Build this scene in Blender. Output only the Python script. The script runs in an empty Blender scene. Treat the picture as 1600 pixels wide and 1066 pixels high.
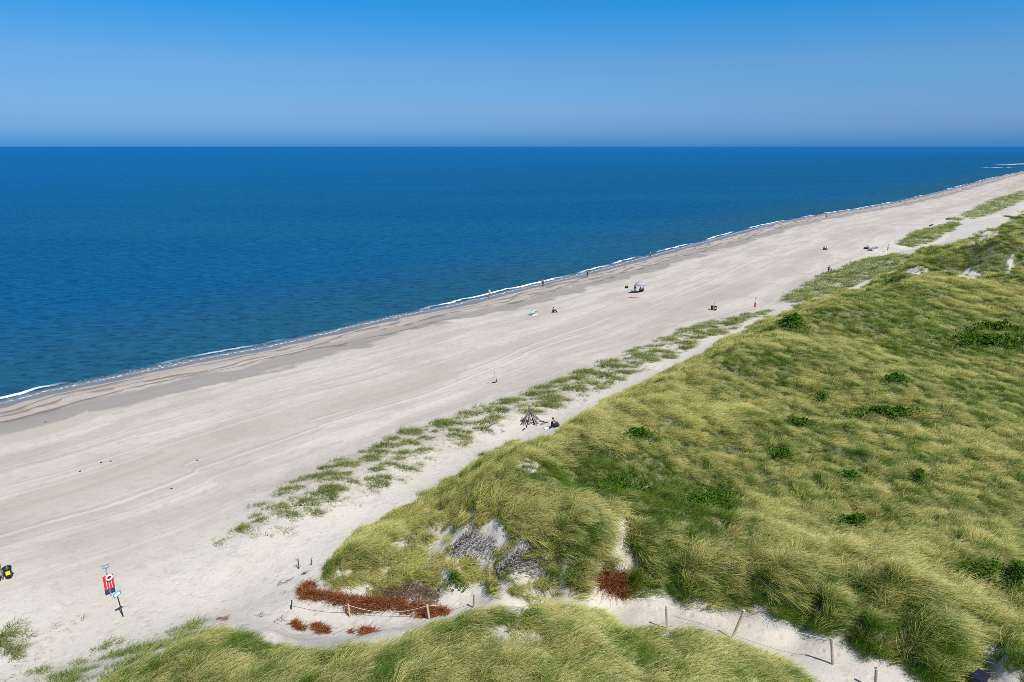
import bpy, bmesh, math, random
import numpy as np
from mathutils import Vector, Matrix, Euler
R = math.radians
rng = np.random.default_rng(11)
random.seed(5)
SC = bpy.context.scene
COL = SC.collection

# ------------------------------------------------------------------ camera, sky, sun, exposure
F_PX = 1067.0                      # focal length in photo pixels (1600 x 1066), a 24 mm equivalent drone lens
CAM_Z = 28.0
PITCH = math.atan((533 - 229) / F_PX)
cd = bpy.data.cameras.new("camera"); cam = bpy.data.objects.new("camera", cd); COL.objects.link(cam)
cd.sensor_width = 36.0; cd.lens = F_PX / 1600 * 36.0
cd.clip_start = 0.5; cd.clip_end = 200000
cam.location = (0, 0, CAM_Z); cam.rotation_euler = (math.pi / 2 - PITCH, 0, 0)
SC.camera = cam

SUN_EL, SHADOW_HEAD = R(57), R(-36)          # shadows fall forward and to the left
to_sun = Vector((-math.sin(SHADOW_HEAD) * math.cos(SUN_EL), -math.cos(SHADOW_HEAD) * math.cos(SUN_EL), math.sin(SUN_EL)))
sd = bpy.data.lights.new("sun", 'SUN'); sun = bpy.data.objects.new("sun", sd); COL.objects.link(sun)
sd.energy = 4.6; sd.angle = R(0.53); sd.color = (1.0, 0.965, 0.90)
sun.rotation_euler = to_sun.to_track_quat('Z', 'Y').to_euler(); sun.location = to_sun * 200

W = bpy.data.worlds.new("World"); SC.world = W; W.use_nodes = True
nt = W.node_tree; nt.nodes.clear()
sky = nt.nodes.new('ShaderNodeTexSky'); sky.sky_type = 'NISHITA'; sky.sun_disc = False
sky.sun_elevation = SUN_EL; sky.sun_rotation = math.atan2(to_sun.x, to_sun.y)
sky.altitude = 0; sky.air_density = 1.0; sky.dust_density = 0.6; sky.ozone_density = 2.5
bg = nt.nodes.new('ShaderNodeBackground'); bg.inputs['Strength'].default_value = 0.085
wo = nt.nodes.new('ShaderNodeOutputWorld')
# the clear sky of that day: deep blue overhead, a dusky violet haze bank lying on the sea horizon
tc = nt.nodes.new('ShaderNodeTexCoord'); sx = nt.nodes.new('ShaderNodeSeparateXYZ'); nt.links.new(tc.outputs['Generated'], sx.inputs[0])
mr = nt.nodes.new('ShaderNodeMapRange'); mr.inputs['From Min'].default_value = 0; mr.inputs['From Max'].default_value = 0.5
nt.links.new(sx.outputs['Z'], mr.inputs['Value'])
rp = nt.nodes.new('ShaderNodeValToRGB'); nt.links.new(mr.outputs[0], rp.inputs[0])
SKY_TINT = [(0.0, (0.165, 0.62, 1.72)), (0.011, (0.185, 0.62, 1.66)), (0.05, (0.32, 0.65, 1.46)), (0.10, (0.39, 0.69, 1.27)), (0.215, (0.39, 0.77, 1.21)),
            (0.35, (0.125, 0.80, 1.36)), (0.44, (0.16, 0.80, 1.36)), (1.0, (0.62, 0.86, 1.05))]
rp.color_ramp.elements[0].position = SKY_TINT[0][0]; rp.color_ramp.elements[0].color = (*SKY_TINT[0][1], 1)
rp.color_ramp.elements[1].position = 1.0; rp.color_ramp.elements[1].color = (*SKY_TINT[-1][1], 1)
for p_, c_ in SKY_TINT[1:-1]:
    e_ = rp.color_ramp.elements.new(p_); e_.color = (*c_, 1)
mx = nt.nodes.new('ShaderNodeMix'); mx.data_type = 'RGBA'; mx.blend_type = 'MULTIPLY'; mx.inputs['Factor'].default_value = 1.0
nt.links.new(sky.outputs[0], mx.inputs['A']); nt.links.new(rp.outputs[0], mx.inputs['B'])
nt.links.new(mx.outputs['Result'], bg.inputs['Color']); nt.links.new(bg.outputs[0], wo.inputs[0])

SC.view_settings.view_transform = 'Standard'; SC.view_settings.look = 'None'
SC.view_settings.exposure = 0.15; SC.view_settings.gamma = 1.0
SC.cycles.use_denoising = False; SC.cycles.filter_width = 0.8

# ------------------------------------------------------------------ small maths
def hsh(ix, iy, s):
    h = (ix.astype(np.int64) * 374761393 + iy.astype(np.int64) * 668265263 + s * 974634721) & 0xffffffff
    h = ((h ^ (h >> 13)) * 1274126177) & 0xffffffff
    h = ((h ^ (h >> 16)) * 2246822519) & 0xffffffff
    return (h & 0xffff) / 65536.0
def noise(x, y, s=0):
    x = np.asarray(x, float); y = np.asarray(y, float)
    ix = np.floor(x); iy = np.floor(y); fx = x - ix; fy = y - iy
    u = fx * fx * fx * (fx * (fx * 6 - 15) + 10); v = fy * fy * fy * (fy * (fy * 6 - 15) + 10)
    def g(a, b):
        t = hsh(ix + a, iy + b, s) * 2 * math.pi
        return np.cos(t) * (fx - a) + np.sin(t) * (fy - b)
    a = g(0, 0); b = g(1, 0); c = g(0, 1); d = g(1, 1)
    return 1.5 * ((a + (b - a) * u) + ((c + (d - c) * u) - (a + (b - a) * u)) * v)
def fbm(x, y, s=0, o=4, gain=.5):
    t = 0; a = 1
    for k in range(o):
        t = t + a * noise(x * 2 ** k, y * 2 ** k, s + 17 * k); a *= gain
    return t
def sstep(x, a, b):
    t = np.clip((x - a) / (b - a), 0, 1); return t * t * (3 - 2 * t)

# ------------------------------------------------------------------ where a photo pixel's sight line goes
CP, SP = math.cos(PITCH), math.sin(PITCH)
def raydir(px, py):
    a = (np.asarray(px, float) - 800) / F_PX; b = (533 - np.asarray(py, float)) / F_PX
    return np.stack([a, CP + b * SP, -SP + b * CP], -1)
def flat(px, py, z=0.0):
    d = raydir(px, py); t = (np.asarray(z) - CAM_Z) / d[..., 2]
    return d * t[..., None] + np.array([0, 0, CAM_Z])

# ------------------------------------------------------------------ the waterline, in metres
WL_PX = [(0, 632), (70, 614), (150, 597), (230, 580), (300, 565), (360, 554), (420, 543), (480, 529), (520, 520), (570, 507), (620, 496), (700, 480), (760, 466), (800, 456),
         (850, 444), (900, 432), (950, 419), (1000, 405), (1050, 392), (1100, 379), (1150, 365), (1200, 352), (1250, 342), (1300, 333), (1350, 326), (1400, 316), (1450, 305), (1500, 292), (1550, 279), (1600, 268)]
_w = flat(*np.array(WL_PX, float).T)[:, :2]
WL = np.vstack([[(-190, -60), (-130, 5), (-88, 46)], _w, [(1050, 1230), (2400, 2500), (9000, 8600)]])
WLs = np.concatenate([[0], np.cumsum(np.hypot(*np.diff(WL, axis=0).T))])
def coast(x, y):
    """signed distance inland of the waterline, and distance along it"""
    x = np.asarray(x, float); y = np.asarray(y, float)
    best = np.full(x.shape, 1e18); al = np.zeros(x.shape); sg = np.zeros(x.shape)
    for i in range(len(WL) - 1):
        a = WL[i]; d = WL[i + 1] - a; L2 = d @ d
        t = np.clip(((x - a[0]) * d[0] + (y - a[1]) * d[1]) / L2, 0, 1)
        qx = x - (a[0] + t * d[0]); qy = y - (a[1] + t * d[1]); q = qx * qx + qy * qy
        m = q < best
        best = np.where(m, q, best); al = np.where(m, WLs[i] + t * math.sqrt(L2), al)
        sg = np.where(m, d[1] * (x - a[0]) - d[0] * (y - a[1]), sg)
    return np.sqrt(best) * np.sign(sg), al
def profile(a):
    up = 1.0 * (1 - np.exp(-np.maximum(a, 0) / 7)) + 1.2 * sstep(a, 4, 40)
    dn = np.maximum(-4.0, 0.11 * np.minimum(a, 0))
    return np.where(a > 0, up, dn)

# ------------------------------------------------------------------ height control points: photo pixel + height
CTRL = []
def cp(z, *pts):
    for p in pts: CTRL.append((p[0], p[1], p[2] if len(p) > 2 else z))
cp(2.2, (345, 850), (410, 782), (480, 740), (560, 705), (640, 675), (720, 648), (800, 622), (870, 593), (950, 562), (1030, 530), (1100, 505), (1180, 487), (1230, 465), (1300, 430), (1400, 397), (1500, 345), (1560, 318), (1600, 300))
cp(2.2, (40, 860), (180, 900), (300, 880), (400, 900), (30, 1000), (150, 980), (250, 960), (330, 960), (90, 1040))
cp(2.9, (400, 830), (480, 775), (600, 725), (700, 685), (800, 645), (900, 605), (1000, 565), (1100, 522), (1170, 495), (1280, 452), (1380, 415))
cp(2.55, (440, 880), (560, 815), (680, 745), (780, 695), (850, 660), (960, 603), (1060, 565), (1160, 525), (1210, 490), (1300, 455))
cp(3.1, (495, 905), (520, 865), (640, 790), (690, 757), (760, 715), (830, 680), (900, 645), (960, 620), (1040, 580), (1110, 545), (1180, 507), (1250, 482), (1330, 455), (1400, 428), (1500, 380), (1600, 345, 4.5))
cp(6.0, (600, 858, 4.7), (690, 805, 5.4), (745, 752, 5.6), (800, 710), (880, 672, 6.5), (950, 645, 6.5), (1060, 588, 6.5), (620, 893, 4.6), (700, 887, 5.5), (560, 890, 4.2), (780, 892, 6.5), (640, 850, 5.0), (780, 840, 7.9))
cp(9.2, (720, 832, 6.8), (765, 785, 8.0), (805, 733, 9.6), (835, 710, 9.6), (900, 685), (960, 655), (1000, 640), (1040, 618), (1090, 585), (1150, 548), (1200, 527), (1280, 482, 9.6), (1330, 480, 9.4), (1420, 443), (1500, 400), (1600, 355, 9.0))
cp(3.4, (470, 932), (560, 950, 3.8), (640, 958, 4.4), (700, 960, 5.0), (500, 925, 3.5), (560, 928, 4.1), (640, 930, 4.8))
cp(3.1, (440, 955), (540, 974, 3.6), (640, 974, 4.3), (735, 945, 5.3), (830, 936, 5.8), (940, 950, 6.2), (1000, 957, 6.6), (1090, 972, 7.0), (1160, 1000, 7.3), (1300, 1040, 7.8), (1400, 1064, 8.1), (1560, 1030, 8.6), (470, 990, 3.2), (560, 990, 3.9))
cp(0, (150, 1060, 4.2), (220, 1030, 4.8), (330, 996, 4.7), (420, 996, 4.9), (500, 1010, 5.2), (570, 1010, 5.7), (640, 996, 6.5), (700, 974, 7.4), (760, 960, 7.9), (850, 962, 7.9), (930, 962, 7.7), (955, 992, 7.1), (1040, 993, 7.3), (1110, 992, 7.7), (1180, 1027, 8.0), (1260, 1068, 8.2),
   (320, 976, 3.1), (250, 1000, 2.9), (150, 1032, 2.7), (60, 1062, 2.6), (300, 1066, 6.3), (500, 1066, 7.4), (700, 1066, 9.4), (900, 1066, 9.9), (1080, 1066, 9.0), (700, 1012, 8.9), (900, 1012, 9.2), (1050, 1020, 8.6), (420, 1030, 6.4), (560, 1030, 7.4))
cp(0, (870, 937, 5.9), (990, 927, 6.5), (1060, 947, 6.8), (1150, 966, 7.1), (1250, 988, 7.5), (1330, 1026, 7.9), (1430, 1056, 8.3), (1530, 1046, 8.6))
cp(0, (900, 862, 8.5), (940, 800, 9.4), (1000, 800, 9.2), (1050, 835, 9.0), (1090, 868, 8.7), (1200, 895, 8.9), (1300, 925, 9.2), (1400, 950, 9.5), (1500, 985, 9.8), (1590, 1000, 10), (830, 830, 8.9), (870, 790, 9.5), (820, 880, 7.8))
cp(0, (1000, 800 - 30, 7.9), (1300, 700, 8.3), (1600, 700, 9.0), (1600, 500, 8.5), (1600, 420, 9.0), (1400, 560, 8.0), (1200, 620, 8.2), (1100, 700, 7.9), (1000, 710, 8.0), (1450, 850, 9.3), (1600, 880, 9.8), (1300, 830, 8.8), (1150, 800, 8.0), (890, 755, 7.9), (1300, 520, 8.2), (1500, 600, 8.4), (1500, 750, 9.0))
C = np.array(CTRL, float)
cxy = flat(C[:, 0], C[:, 1], C[:, 2])
XTRA = [(-15, 14, 5, ), (-9, 13, 7.5), (0, 12, 9.6), (10, 13, 9.3), (20, 15, 9.2), (16, 8, 10), (-5, 5, 9), (-25, 20, 2.6), (-30, 10, 2.4), (30, 8, 10), (45, 20, 10), (80, 30, 10), (140, 60, 9), (300, 300, 9), (420, 440, 8), (900, 900, 8), (160, 150, 9), (120, 110, 8.5), (600, 640, 7), (1500, 1350, 8), (-45, 30, 2.2), (-60, 20, 2.2), (200, 120, 9)]
cxy = np.vstack([cxy, np.array(XTRA, float)])
LS = 1.0
def warp(x, y): return np.arctan2(x, np.maximum(y, 0.5)), np.log(np.hypot(x, y) + 1e-6) * LS
_a, _l = coast(cxy[:, 0], cxy[:, 1])
_E = cxy[:, 2] - profile(_a)
_u, _v = warp(cxy[:, 0], cxy[:, 1])
def _ker(r2): return 0.5 * r2 * np.log(r2 + 1e-12)
_n = len(_u)
_K = _ker((_u[:, None] - _u) ** 2 + (_v[:, None] - _v) ** 2) + 0.0006 * np.eye(_n)
_P = np.stack([np.ones(_n), _u, _v], 1)
_sol = np.linalg.solve(np.block([[_K, _P], [_P.T, np.zeros((3, 3))]]), np.concatenate([_E, np.zeros(3)]))
def tps(x, y):
    u, v = warp(x, y); out = np.empty(u.shape); uf, vf, of = u.ravel(), v.ravel(), out.reshape(-1)
    for i in range(0, uf.size, 60000):
        a, b = uf[i:i + 60000, None], vf[i:i + 60000, None]
        of[i:i + 60000] = _ker((a - _u) ** 2 + (b - _v) ** 2) @ _sol[:_n] + _sol[_n] + _sol[_n + 1] * a[:, 0] + _sol[_n + 2] * b[:, 0]
    return out
BUMPS = []        # (x, y, vectors, height): hummocks
def H0(x, y):
    x = np.asarray(x, float); y = np.asarray(y, float)
    a, _ = coast(x, y)
    m = a > 15
    E = np.zeros(x.shape)
    if m.any(): E[m] = tps(x[m], y[m])
    z = profile(a) + np.clip(E, -0.5, 12) * sstep(a, 24, 36)
    for (bx, by, inv, h) in BUMPS:
        d0 = x - bx; d1 = y - by
        q = (inv[0, 0] * d0 + inv[0, 1] * d1) ** 2 + (inv[1, 0] * d0 + inv[1, 1] * d1) ** 2
        z = z + h * np.exp(-1.2 * q)
    return z
def P(px, py, H=None):
    """photo pixel -> point on the terrain"""
    H = H or H0
    px = np.atleast_1d(np.asarray(px, float)); py = np.atleast_1d(np.asarray(py, float))
    d = raydir(px, py); hd = np.hypot(d[:, 0], d[:, 1])
    rr = np.exp(np.linspace(math.log(13), math.log(3500), 420))
    t = rr[None, :] / hd[:, None]
    X = d[:, 0:1] * t; Y = d[:, 1:2] * t; Z = CAM_Z + d[:, 2:3] * t
    dz = Z - H(X, Y)
    k = np.argmax(dz < 0, axis=1); k = np.where((dz < 0).any(1), np.maximum(k, 1), len(rr) - 1)
    i = np.arange(len(px)); z0, z1 = dz[i, k - 1], dz[i, k]
    f = np.clip(z0 / (z0 - z1 + 1e-9), 0, 1); tt = t[i, k - 1] * (1 - f) + t[i, k] * f
    out = d * tt[:, None] + np.array([0, 0, CAM_Z]); out[:, 2] = H(out[:, 0], out[:, 1])
    return out
def frame_at(px, py, rx, ry):
    q = P([px, px + rx, px, px - rx, px], [py, py, py - ry, py, py + ry])[:, :2]
    u = (q[1] - q[3]) / 2; v = (q[2] - q[4]) / 2
    lim = 9 * np.linalg.norm(u) + 1e-6
    if np.linalg.norm(v) > lim: v = v / np.linalg.norm(v) * lim
    return q[0], np.linalg.inv(np.array([u, v]).T + 1e-9 * np.eye(2)), u, v
def bump(px, py, rx, ry, h):
    c, inv, u, v = frame_at(px, py, rx, ry)
    s = max(np.linalg.norm(u) * .85, 0.3)              # a round hummock as wide as it looks
    BUMPS.append((c[0], c[1], np.eye(2) / s, h))
_bl = [(880, 880, 42, 30, .7), (920, 835, 34, 26, .6), (1015, 870, 45, 40, .9), (1105, 905, 40, 30, .6), (1200, 935, 55, 30, .6), (1300, 970, 32, 25, .7), (1368, 1000, 30, 22, .6),
       (1460, 1020, 42, 30, .7), (1580, 1055, 40, 25, .8), (1530, 985, 40, 22, .5), (710, 912, 22, 14, .4), (560, 870, 26, 16, .4), (1240, 905, 40, 20, .5), (1390, 930, 40, 20, .5),
       (800, 965, 50, 20, .4), (600, 1005, 50, 18, .5), (420, 1000, 45, 18, .4), (1040, 1005, 60, 16, .4),
       (1440, 414, 30, 10, 2.2), (1560, 408, 40, 12, 2.8), (1500, 403, 30, 10, 1.6), (1560, 350, 40, 9, 2.5), (1590, 330, 30, 8, 2.5), (1500, 372, 30, 8, 1.6), (1420, 455, 40, 8, .9), (1240, 520, 60, 10, .5), (1150, 570, 40, 12, .6), (1480, 345, 30, 6, .8)]
for b_ in _bl: bump(*b_[:4], b_[4] * (1.45 if b_[1] > 780 else 1.0))

# ------------------------------------------------------------------ vegetation outlines
def poly(px):
    q = P(*np.array(px, float).T); return q[:, :2]
def sdist(poly_, x, y):
    best = np.full(x.shape, 1e18); ins = np.zeros(x.shape, bool); n = len(poly_)
    for i in range(n):
        a = poly_[i]; b = poly_[(i + 1) % n]; d = b - a; L2 = d @ d + 1e-12
        t = np.clip(((x - a[0]) * d[0] + (y - a[1]) * d[1]) / L2, 0, 1)
        best = np.minimum(best, (x - a[0] - t * d[0]) ** 2 + (y - a[1] - t * d[1]) ** 2)
        c = ((a[1] > y) != (b[1] > y)) & (x < d[0] * (y - a[1]) / (d[1] if abs(d[1]) > 1e-9 else 1e-9) + a[0])
        ins ^= c
    return np.where(ins, 1, -1) * np.sqrt(best)
TOE = [(500, 905), (512, 882), (528, 864), (560, 832), (610, 806), (640, 790), (690, 757), (725, 738), (760, 712), (800, 694), (832, 694), (870, 684), (900, 662), (930, 640), (960, 618), (1000, 603), (1040, 582), (1080, 563), (1110, 545), (1145, 528),
       (1180, 507), (1215, 493), (1250, 478), (1290, 466), (1330, 452), (1365, 438), (1400, 425), (1420, 405), (1470, 392), (1540, 365), (1600, 338)]
MAIN = np.vstack([poly(TOE), [(330, 420), (620, 640), (1500, 1400), (2200, 1500), (900, 300), (200, 0), (60, -20), (24, 6), (20, 17)],
                  poly([(1590, 1063), (1550, 1052), (1552, 1035), (1600, 1024), (1580, 1008), (1530, 1016), (1525, 1045), (1480, 1062), (1440, 1060), (1400, 1036), (1345, 1020), (1290, 994), (1240, 974), (1200, 966), (1140, 954), (1080, 944), (1050, 936), (1010, 926), (985, 925), (965, 915), (935, 922), (905, 935), (860, 938), (800, 936), (760, 925), (735, 918), (700, 935), (640, 925), (580, 918), (530, 915)])])
FORE = np.vstack([poly([(165, 1068), (215, 1044), (258, 1024), (305, 1002), (345, 992), (420, 1003), (450, 1014), (500, 1019), (570, 1018), (640, 1002), (690, 980), (750, 962), (800, 965), (880, 964), (930, 964), (948, 980), (975, 996), (1040, 994), (1090, 996), (1140, 1010), (1180, 1030), (1225, 1052), (1262, 1072)]),
                  [(9.0, 17), (7, 10), (-8, 8), (-19, 20)]])
STRIPS = [
 (poly([(345, 850), (368, 826), (410, 780), (480, 740), (560, 703), (640, 673), (720, 646), (800, 620), (870, 592), (950, 561), (1030, 529), (1100, 504), (1150, 494), (1205, 484), (1190, 493), (1130, 522), (1060, 556), (990, 586), (930, 612), (900, 628), (870, 640), (830, 648), (770, 672), (745, 690), (695, 716), (640, 745), (590, 765), (535, 803), (490, 805), (460, 820), (440, 838), (400, 838)]), 1.0),
 (poly([(1222, 468), (1290, 428), (1350, 405), (1400, 397), (1420, 408), (1395, 424), (1330, 449), (1270, 470), (1235, 478)]), 1.0),
 (poly([(1398, 382), (1440, 360), (1500, 338), (1500, 352), (1465, 374), (1425, 388)]), 1.2),
 (poly([(1502, 336), (1550, 312), (1600, 297), (1600, 312), (1560, 330), (1520, 343)]), 1.4),
 (poly([(-10, 980), (40, 968), (110, 972), (120, 990), (80, 1020), (30, 1040), (-10, 1048)]), 1.1),
 (poly([(10, 1066), (90, 1040), (170, 1004), (240, 980), (325, 970), (352, 992), (300, 1010), (240, 1036), (190, 1056), (150, 1072)]), 1.1),
 (poly([(500, 905), (510, 885), (535, 880), (545, 900), (560, 915), (520, 918)]), 0.7),
]
HOLLOW = poly([(812, 742), (870, 726), (930, 702), (1000, 706), (1060, 740), (1130, 770), (1165, 805), (1140, 838), (1080, 842), (1030, 826), (985, 808), (950, 800), (900, 782), (850, 764)])
def mk(L): return [(frame_at(*b[:4])[0], frame_at(*b[:4])[1], b[4]) for b in L]
BARE = mk([(690, 850, 130, 44, .80), (560, 895, 60, 22, .52), (800, 880, 60, 30, .42), (700, 770, 60, 14, .45), (1450, 392, 46, 4, .9), (1530, 372, 46, 4, .9), (1350, 446, 40, 4, .7), (885, 672, 30, 4, .3), (720, 838, 34, 18, .55), (745, 868, 36, 12, .5), (655, 835, 24, 13, .9), (690, 800, 14, 10, .75), (690, 925, 26, 12, .8), (640, 920, 20, 8, .5), (835, 712, 16, 9, 1.), (815, 725, 12, 6, 1.), (730, 733, 16, 5, .7), 
           (964, 818, 11, 14, 2.2), (966, 850, 9, 30, 2.6), (968, 882, 12, 24, 2.4), (955, 902, 22, 18, 1.6), (935, 935, 14, 10, .9), (574, 1022, 17, 16, 1.7), (560, 1008, 16, 8, 1.6), (795, 994, 40, 13, 2.0), (508, 1022, 18, 9, 1.8), (860, 1040, 20, 8, .7), (690, 1005, 16, 8, .6), (760, 945, 20, 6, .4),
           (1425, 428, 20, 5, 1.6), (1500, 427, 26, 6, 1.7), (1515, 434, 20, 5, 1.5), (1578, 423, 5, 9, .9), (1555, 355, 18, 3, 1.), (860, 760, 10, 20, .25), (1560, 1030, 18, 16, .8), (1440, 520, 1, 1, 0.),
           (1120, 545, 14, 2, .8), (1060, 570, 16, 2, .8), (1300, 452, 20, 3, .8), (1360, 425, 40, 4, .6), (545, 896, 18, 10, .6), (850, 912, 40, 8, .3)])
GREEN = mk([(450, 1032, 60, 18, .40), (630, 1048, 50, 16, .30), (820, 1030, 50, 18, .32), (1010, 1035, 60, 18, .35), (250, 1050, 40, 14, .3), (740, 985, 40, 10, .25), (1250, 560, 100, 16, .35), (1350, 490, 90, 14, .55), (1450, 520, 80, 12, .3), (1560, 540, 70, 16, .6), (1520, 395, 70, 6, .6),
            (1180, 560, 40, 12, .3), (900, 870, 30, 20, .5), (1010, 880, 40, 40, .45), (1120, 920, 60, 30, .4), (1240, 960, 60, 22, .5), (1340, 1000, 60, 26, .5), (1460, 1030, 70, 24, .6), (1580, 1050, 40, 25, .6), (560, 870, 24, 18, .2),
            (515, 890, 14, 14, .7), (400, 1010, 80, 24, .3), (1560, 620, 60, 14, .3), (930, 830, 30, 20, .4), (1420, 730, 60, 10, .15), (1460, 412, 50, 7, .5), (1560, 412, 50, 9, .6), (1480, 350, 50, 6, .4), (1560, 340, 40, 6, .4), (1160, 690, 60, 20, .2), (1040, 1000, 90, 8, .3), (700, 970, 70, 10, .3)])
STRAW = mk([(590, 850, 70, 34, .45), (720, 810, 90, 44, .45), (1010, 610, 90, 14, .25), (620, 830, 60, 30, .5), (760, 800, 70, 40, .45), (900, 660, 60, 12, .4), (1060, 600, 80, 16, .4), (1200, 530, 60, 10, .35), (1290, 486, 50, 8, .6), (1500, 700, 100, 60, .18), (1420, 860, 120, 50, .25), (1260, 860, 90, 30, .35), (850, 830, 40, 30, .2), (700, 1040, 200, 30, .05),
            (900, 1030, 140, 30, .05), (1150, 640, 90, 12, .3), (960, 800, 60, 10, .4), (1050, 840, 40, 10, .4), (1100, 870, 50, 10, .4), (1300, 770, 80, 20, .15), (300, 1040, 80, 16, .25), (600, 900, 40, 14, .3), (1480, 440, 70, 5, .4)])
SHRUBS = [
    (1378, 652, 66, 9, .75, 'widest bright green shrub mat in the middle of the dune field'), (1250, 667, 26, 6, .8, 'dark green shrub strip just left of the widest shrub mat'),
    (998, 690, 28, 11, .8, 'dark glossy shrub patch behind the seaward crest near the pale trail'), (1222, 722, 22, 9, .75, 'rounded dark shrub standing alone left in the mid dune field'),
    (1330, 821, 32, 11, .75, 'lower right bright shrub patch above the near hummocks'), (1325, 756, 17, 6, .7, 'small dark shrub halfway between two brighter shrub patches'),
    (1434, 753, 14, 9, .75, 'small yellow green shrub in the pale straw grass'), (1398, 602, 22, 6, .8, 'dark oval shrub above the widest shrub mat'),
    (1236, 507, 22, 8, 1.0, 'dark shrub clump tucked behind the seaward crest'), (1530, 908, 36, 16, .8, 'leafy dark shrub at the right edge above the big tussocks'),
    (1586, 918, 22, 20, .8, 'dark shrub cut off by the right picture edge'), (1548, 540, 74, 10, .8, 'long bright green shrub belt at the far right of the dune field'),
    (1555, 517, 50, 4, .9, 'thin dark shrub line above the long bright belt'), (1110, 788, 56, 17, .45, 'bright green shrub patch in the dark hollow behind the dune rim'),
    (960, 768, 56, 14, .4, 'low green creeping shrub at the left end of the dark hollow'), (1283, 630, 13, 6, .8, 'small dark shrub near the straw coloured slope'),
    (710, 915, 18, 12, .7, 'bright green leafy bush between the grey branches and the red heap')]
SHRUB_AT = mk([(a_[0], a_[1], a_[2], a_[3], 1.0) for a_ in SHRUBS])
def multi(x, y, base, seed, o, r):
    w1 = sstep(r, 55, 110); w2 = sstep(r, 150, 300)
    return (fbm(x / base, y / base, seed, o) * (1 - w1) + fbm(x / (base * 2.1), y / (base * 2.1), seed + 3, o) * w1 * (1 - w2) + fbm(x / (base * 6), y / (base * 6), seed + 5, o) * w1 * w2)
def blobs(L, x, y):
    t = np.zeros(x.shape)
    for c, inv, s in L:
        d0 = x - c[0]; d1 = y - c[1]
        q = (inv[0, 0] * d0 + inv[0, 1] * d1) ** 2 + (inv[1, 0] * d0 + inv[1, 1] * d1) ** 2
        t = t + s * np.exp(-0.8 * q)
    return t
def veg(x, y):
    """grass cover 0..1 (dune, strip) and how straw-coloured it is"""
    r = np.hypot(x, y); k = np.clip(r / 40, .6, 8)
    n1 = multi(x, y, 1.6, 3, 3, r)
    dm = sdist(MAIN, x, y); df = sdist(FORE, x, y)
    d = np.maximum(dm, df)
    dune = sstep(d + n1 * 0.55 * k, -0.15 * k, 0.35 * k)
    bare = blobs(BARE, x, y); nf = fbm(x / .55, y / .55, 5, 2)
    dune = dune * (1 - sstep(bare * np.clip(1 + .5 * n1 + 1.1 * nf, 0, 2.2), .40, .62))
    strip = np.zeros(x.shape)
    for pl, s in STRIPS:
        sdv = sdist(pl, x, y)
        strip = np.maximum(strip, s * sstep(sdv + n1 * 0.6 * np.minimum(k, 1.6), -0.4, .9))
    ca_, cl_ = coast(x, y)
    kk = 1.0; cl = fbm(x / (2.3 * kk) + .4 * y / kk, y / (.95 * kk), 9, 3)
    ridge = np.maximum(sstep(cl, .06, .42), .20 * sstep(k, 1.5, 2.6) * sstep(cl, -.5, 0))
    strip = strip * np.clip(0.15 + .16 * sstep(k, 1.6, 3) + 1.1 * ridge, 0, 1.4)
    strip = strip * (dune < .3)
    big = fbm(x / 14, y / 14, 21, 3); mid = fbm(x / 3.2, y / 3.2, 31, 3)
    fin = multi(x, y, 1.05, 37, 2, r)
    hol = sdist(HOLLOW, x, y)
    hue = 0.48 - .11 * sstep(d, 3, 9) + 0.16 * big + 0.18 * mid + .70 * fin + .55 * fbm(x / .6, y / .55, 39, 2) - .85 * sstep(hol + .5 * n1, -.5, .8) - blobs(GREEN, x, y) + blobs(STRAW, x, y)
    return dune, strip, np.clip(hue, -.2, 1.15), d, ridge
def H(x, y):
    x = np.asarray(x, float); y = np.asarray(y, float)
    z = H0(x, y); r = np.hypot(x, y)
    a, l = coast(x, y)
    dune = sstep(np.maximum(sdist(MAIN, x, y), sdist(FORE, x, y)), -.5, 2.5)
    z = z + dune * (0.34 * fbm(x / 2.6, y / 2.6, 41, 3) + (0.22 + 1.1 * sstep(r, 70, 140)) * fbm(x / 9, y / 9, 43, 2) + .9 * sstep(r, 80, 160) * fbm(x / 24, y / 24, 44, 2))
    s = np.zeros(x.shape)
    for pl, w in STRIPS[:4]: s = np.maximum(s, sstep(sdist(pl, x, y), -.5, 2.))
    z = z + s * 0.22 * np.maximum(0, fbm(x / 2.3 + .4 * y, y / .95, 9, 3))
    z = z + 0.03 * fbm(x / 1.7, y / 1.7, 47, 2) * (a > 8)
    # beach cusps and low bars near the water
    z = z + 0.10 * np.exp(-((a - 7) / 5) ** 2) * np.sin(l / 4.3 + 2.2 * noise(l / 16, a / 14, 51)) * (1 - .3 * noise(l / 30, 0 * l, 52))
    return z
def at(px, py):
    q = P(px, py, H)[0]; return Vector(q)

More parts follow.
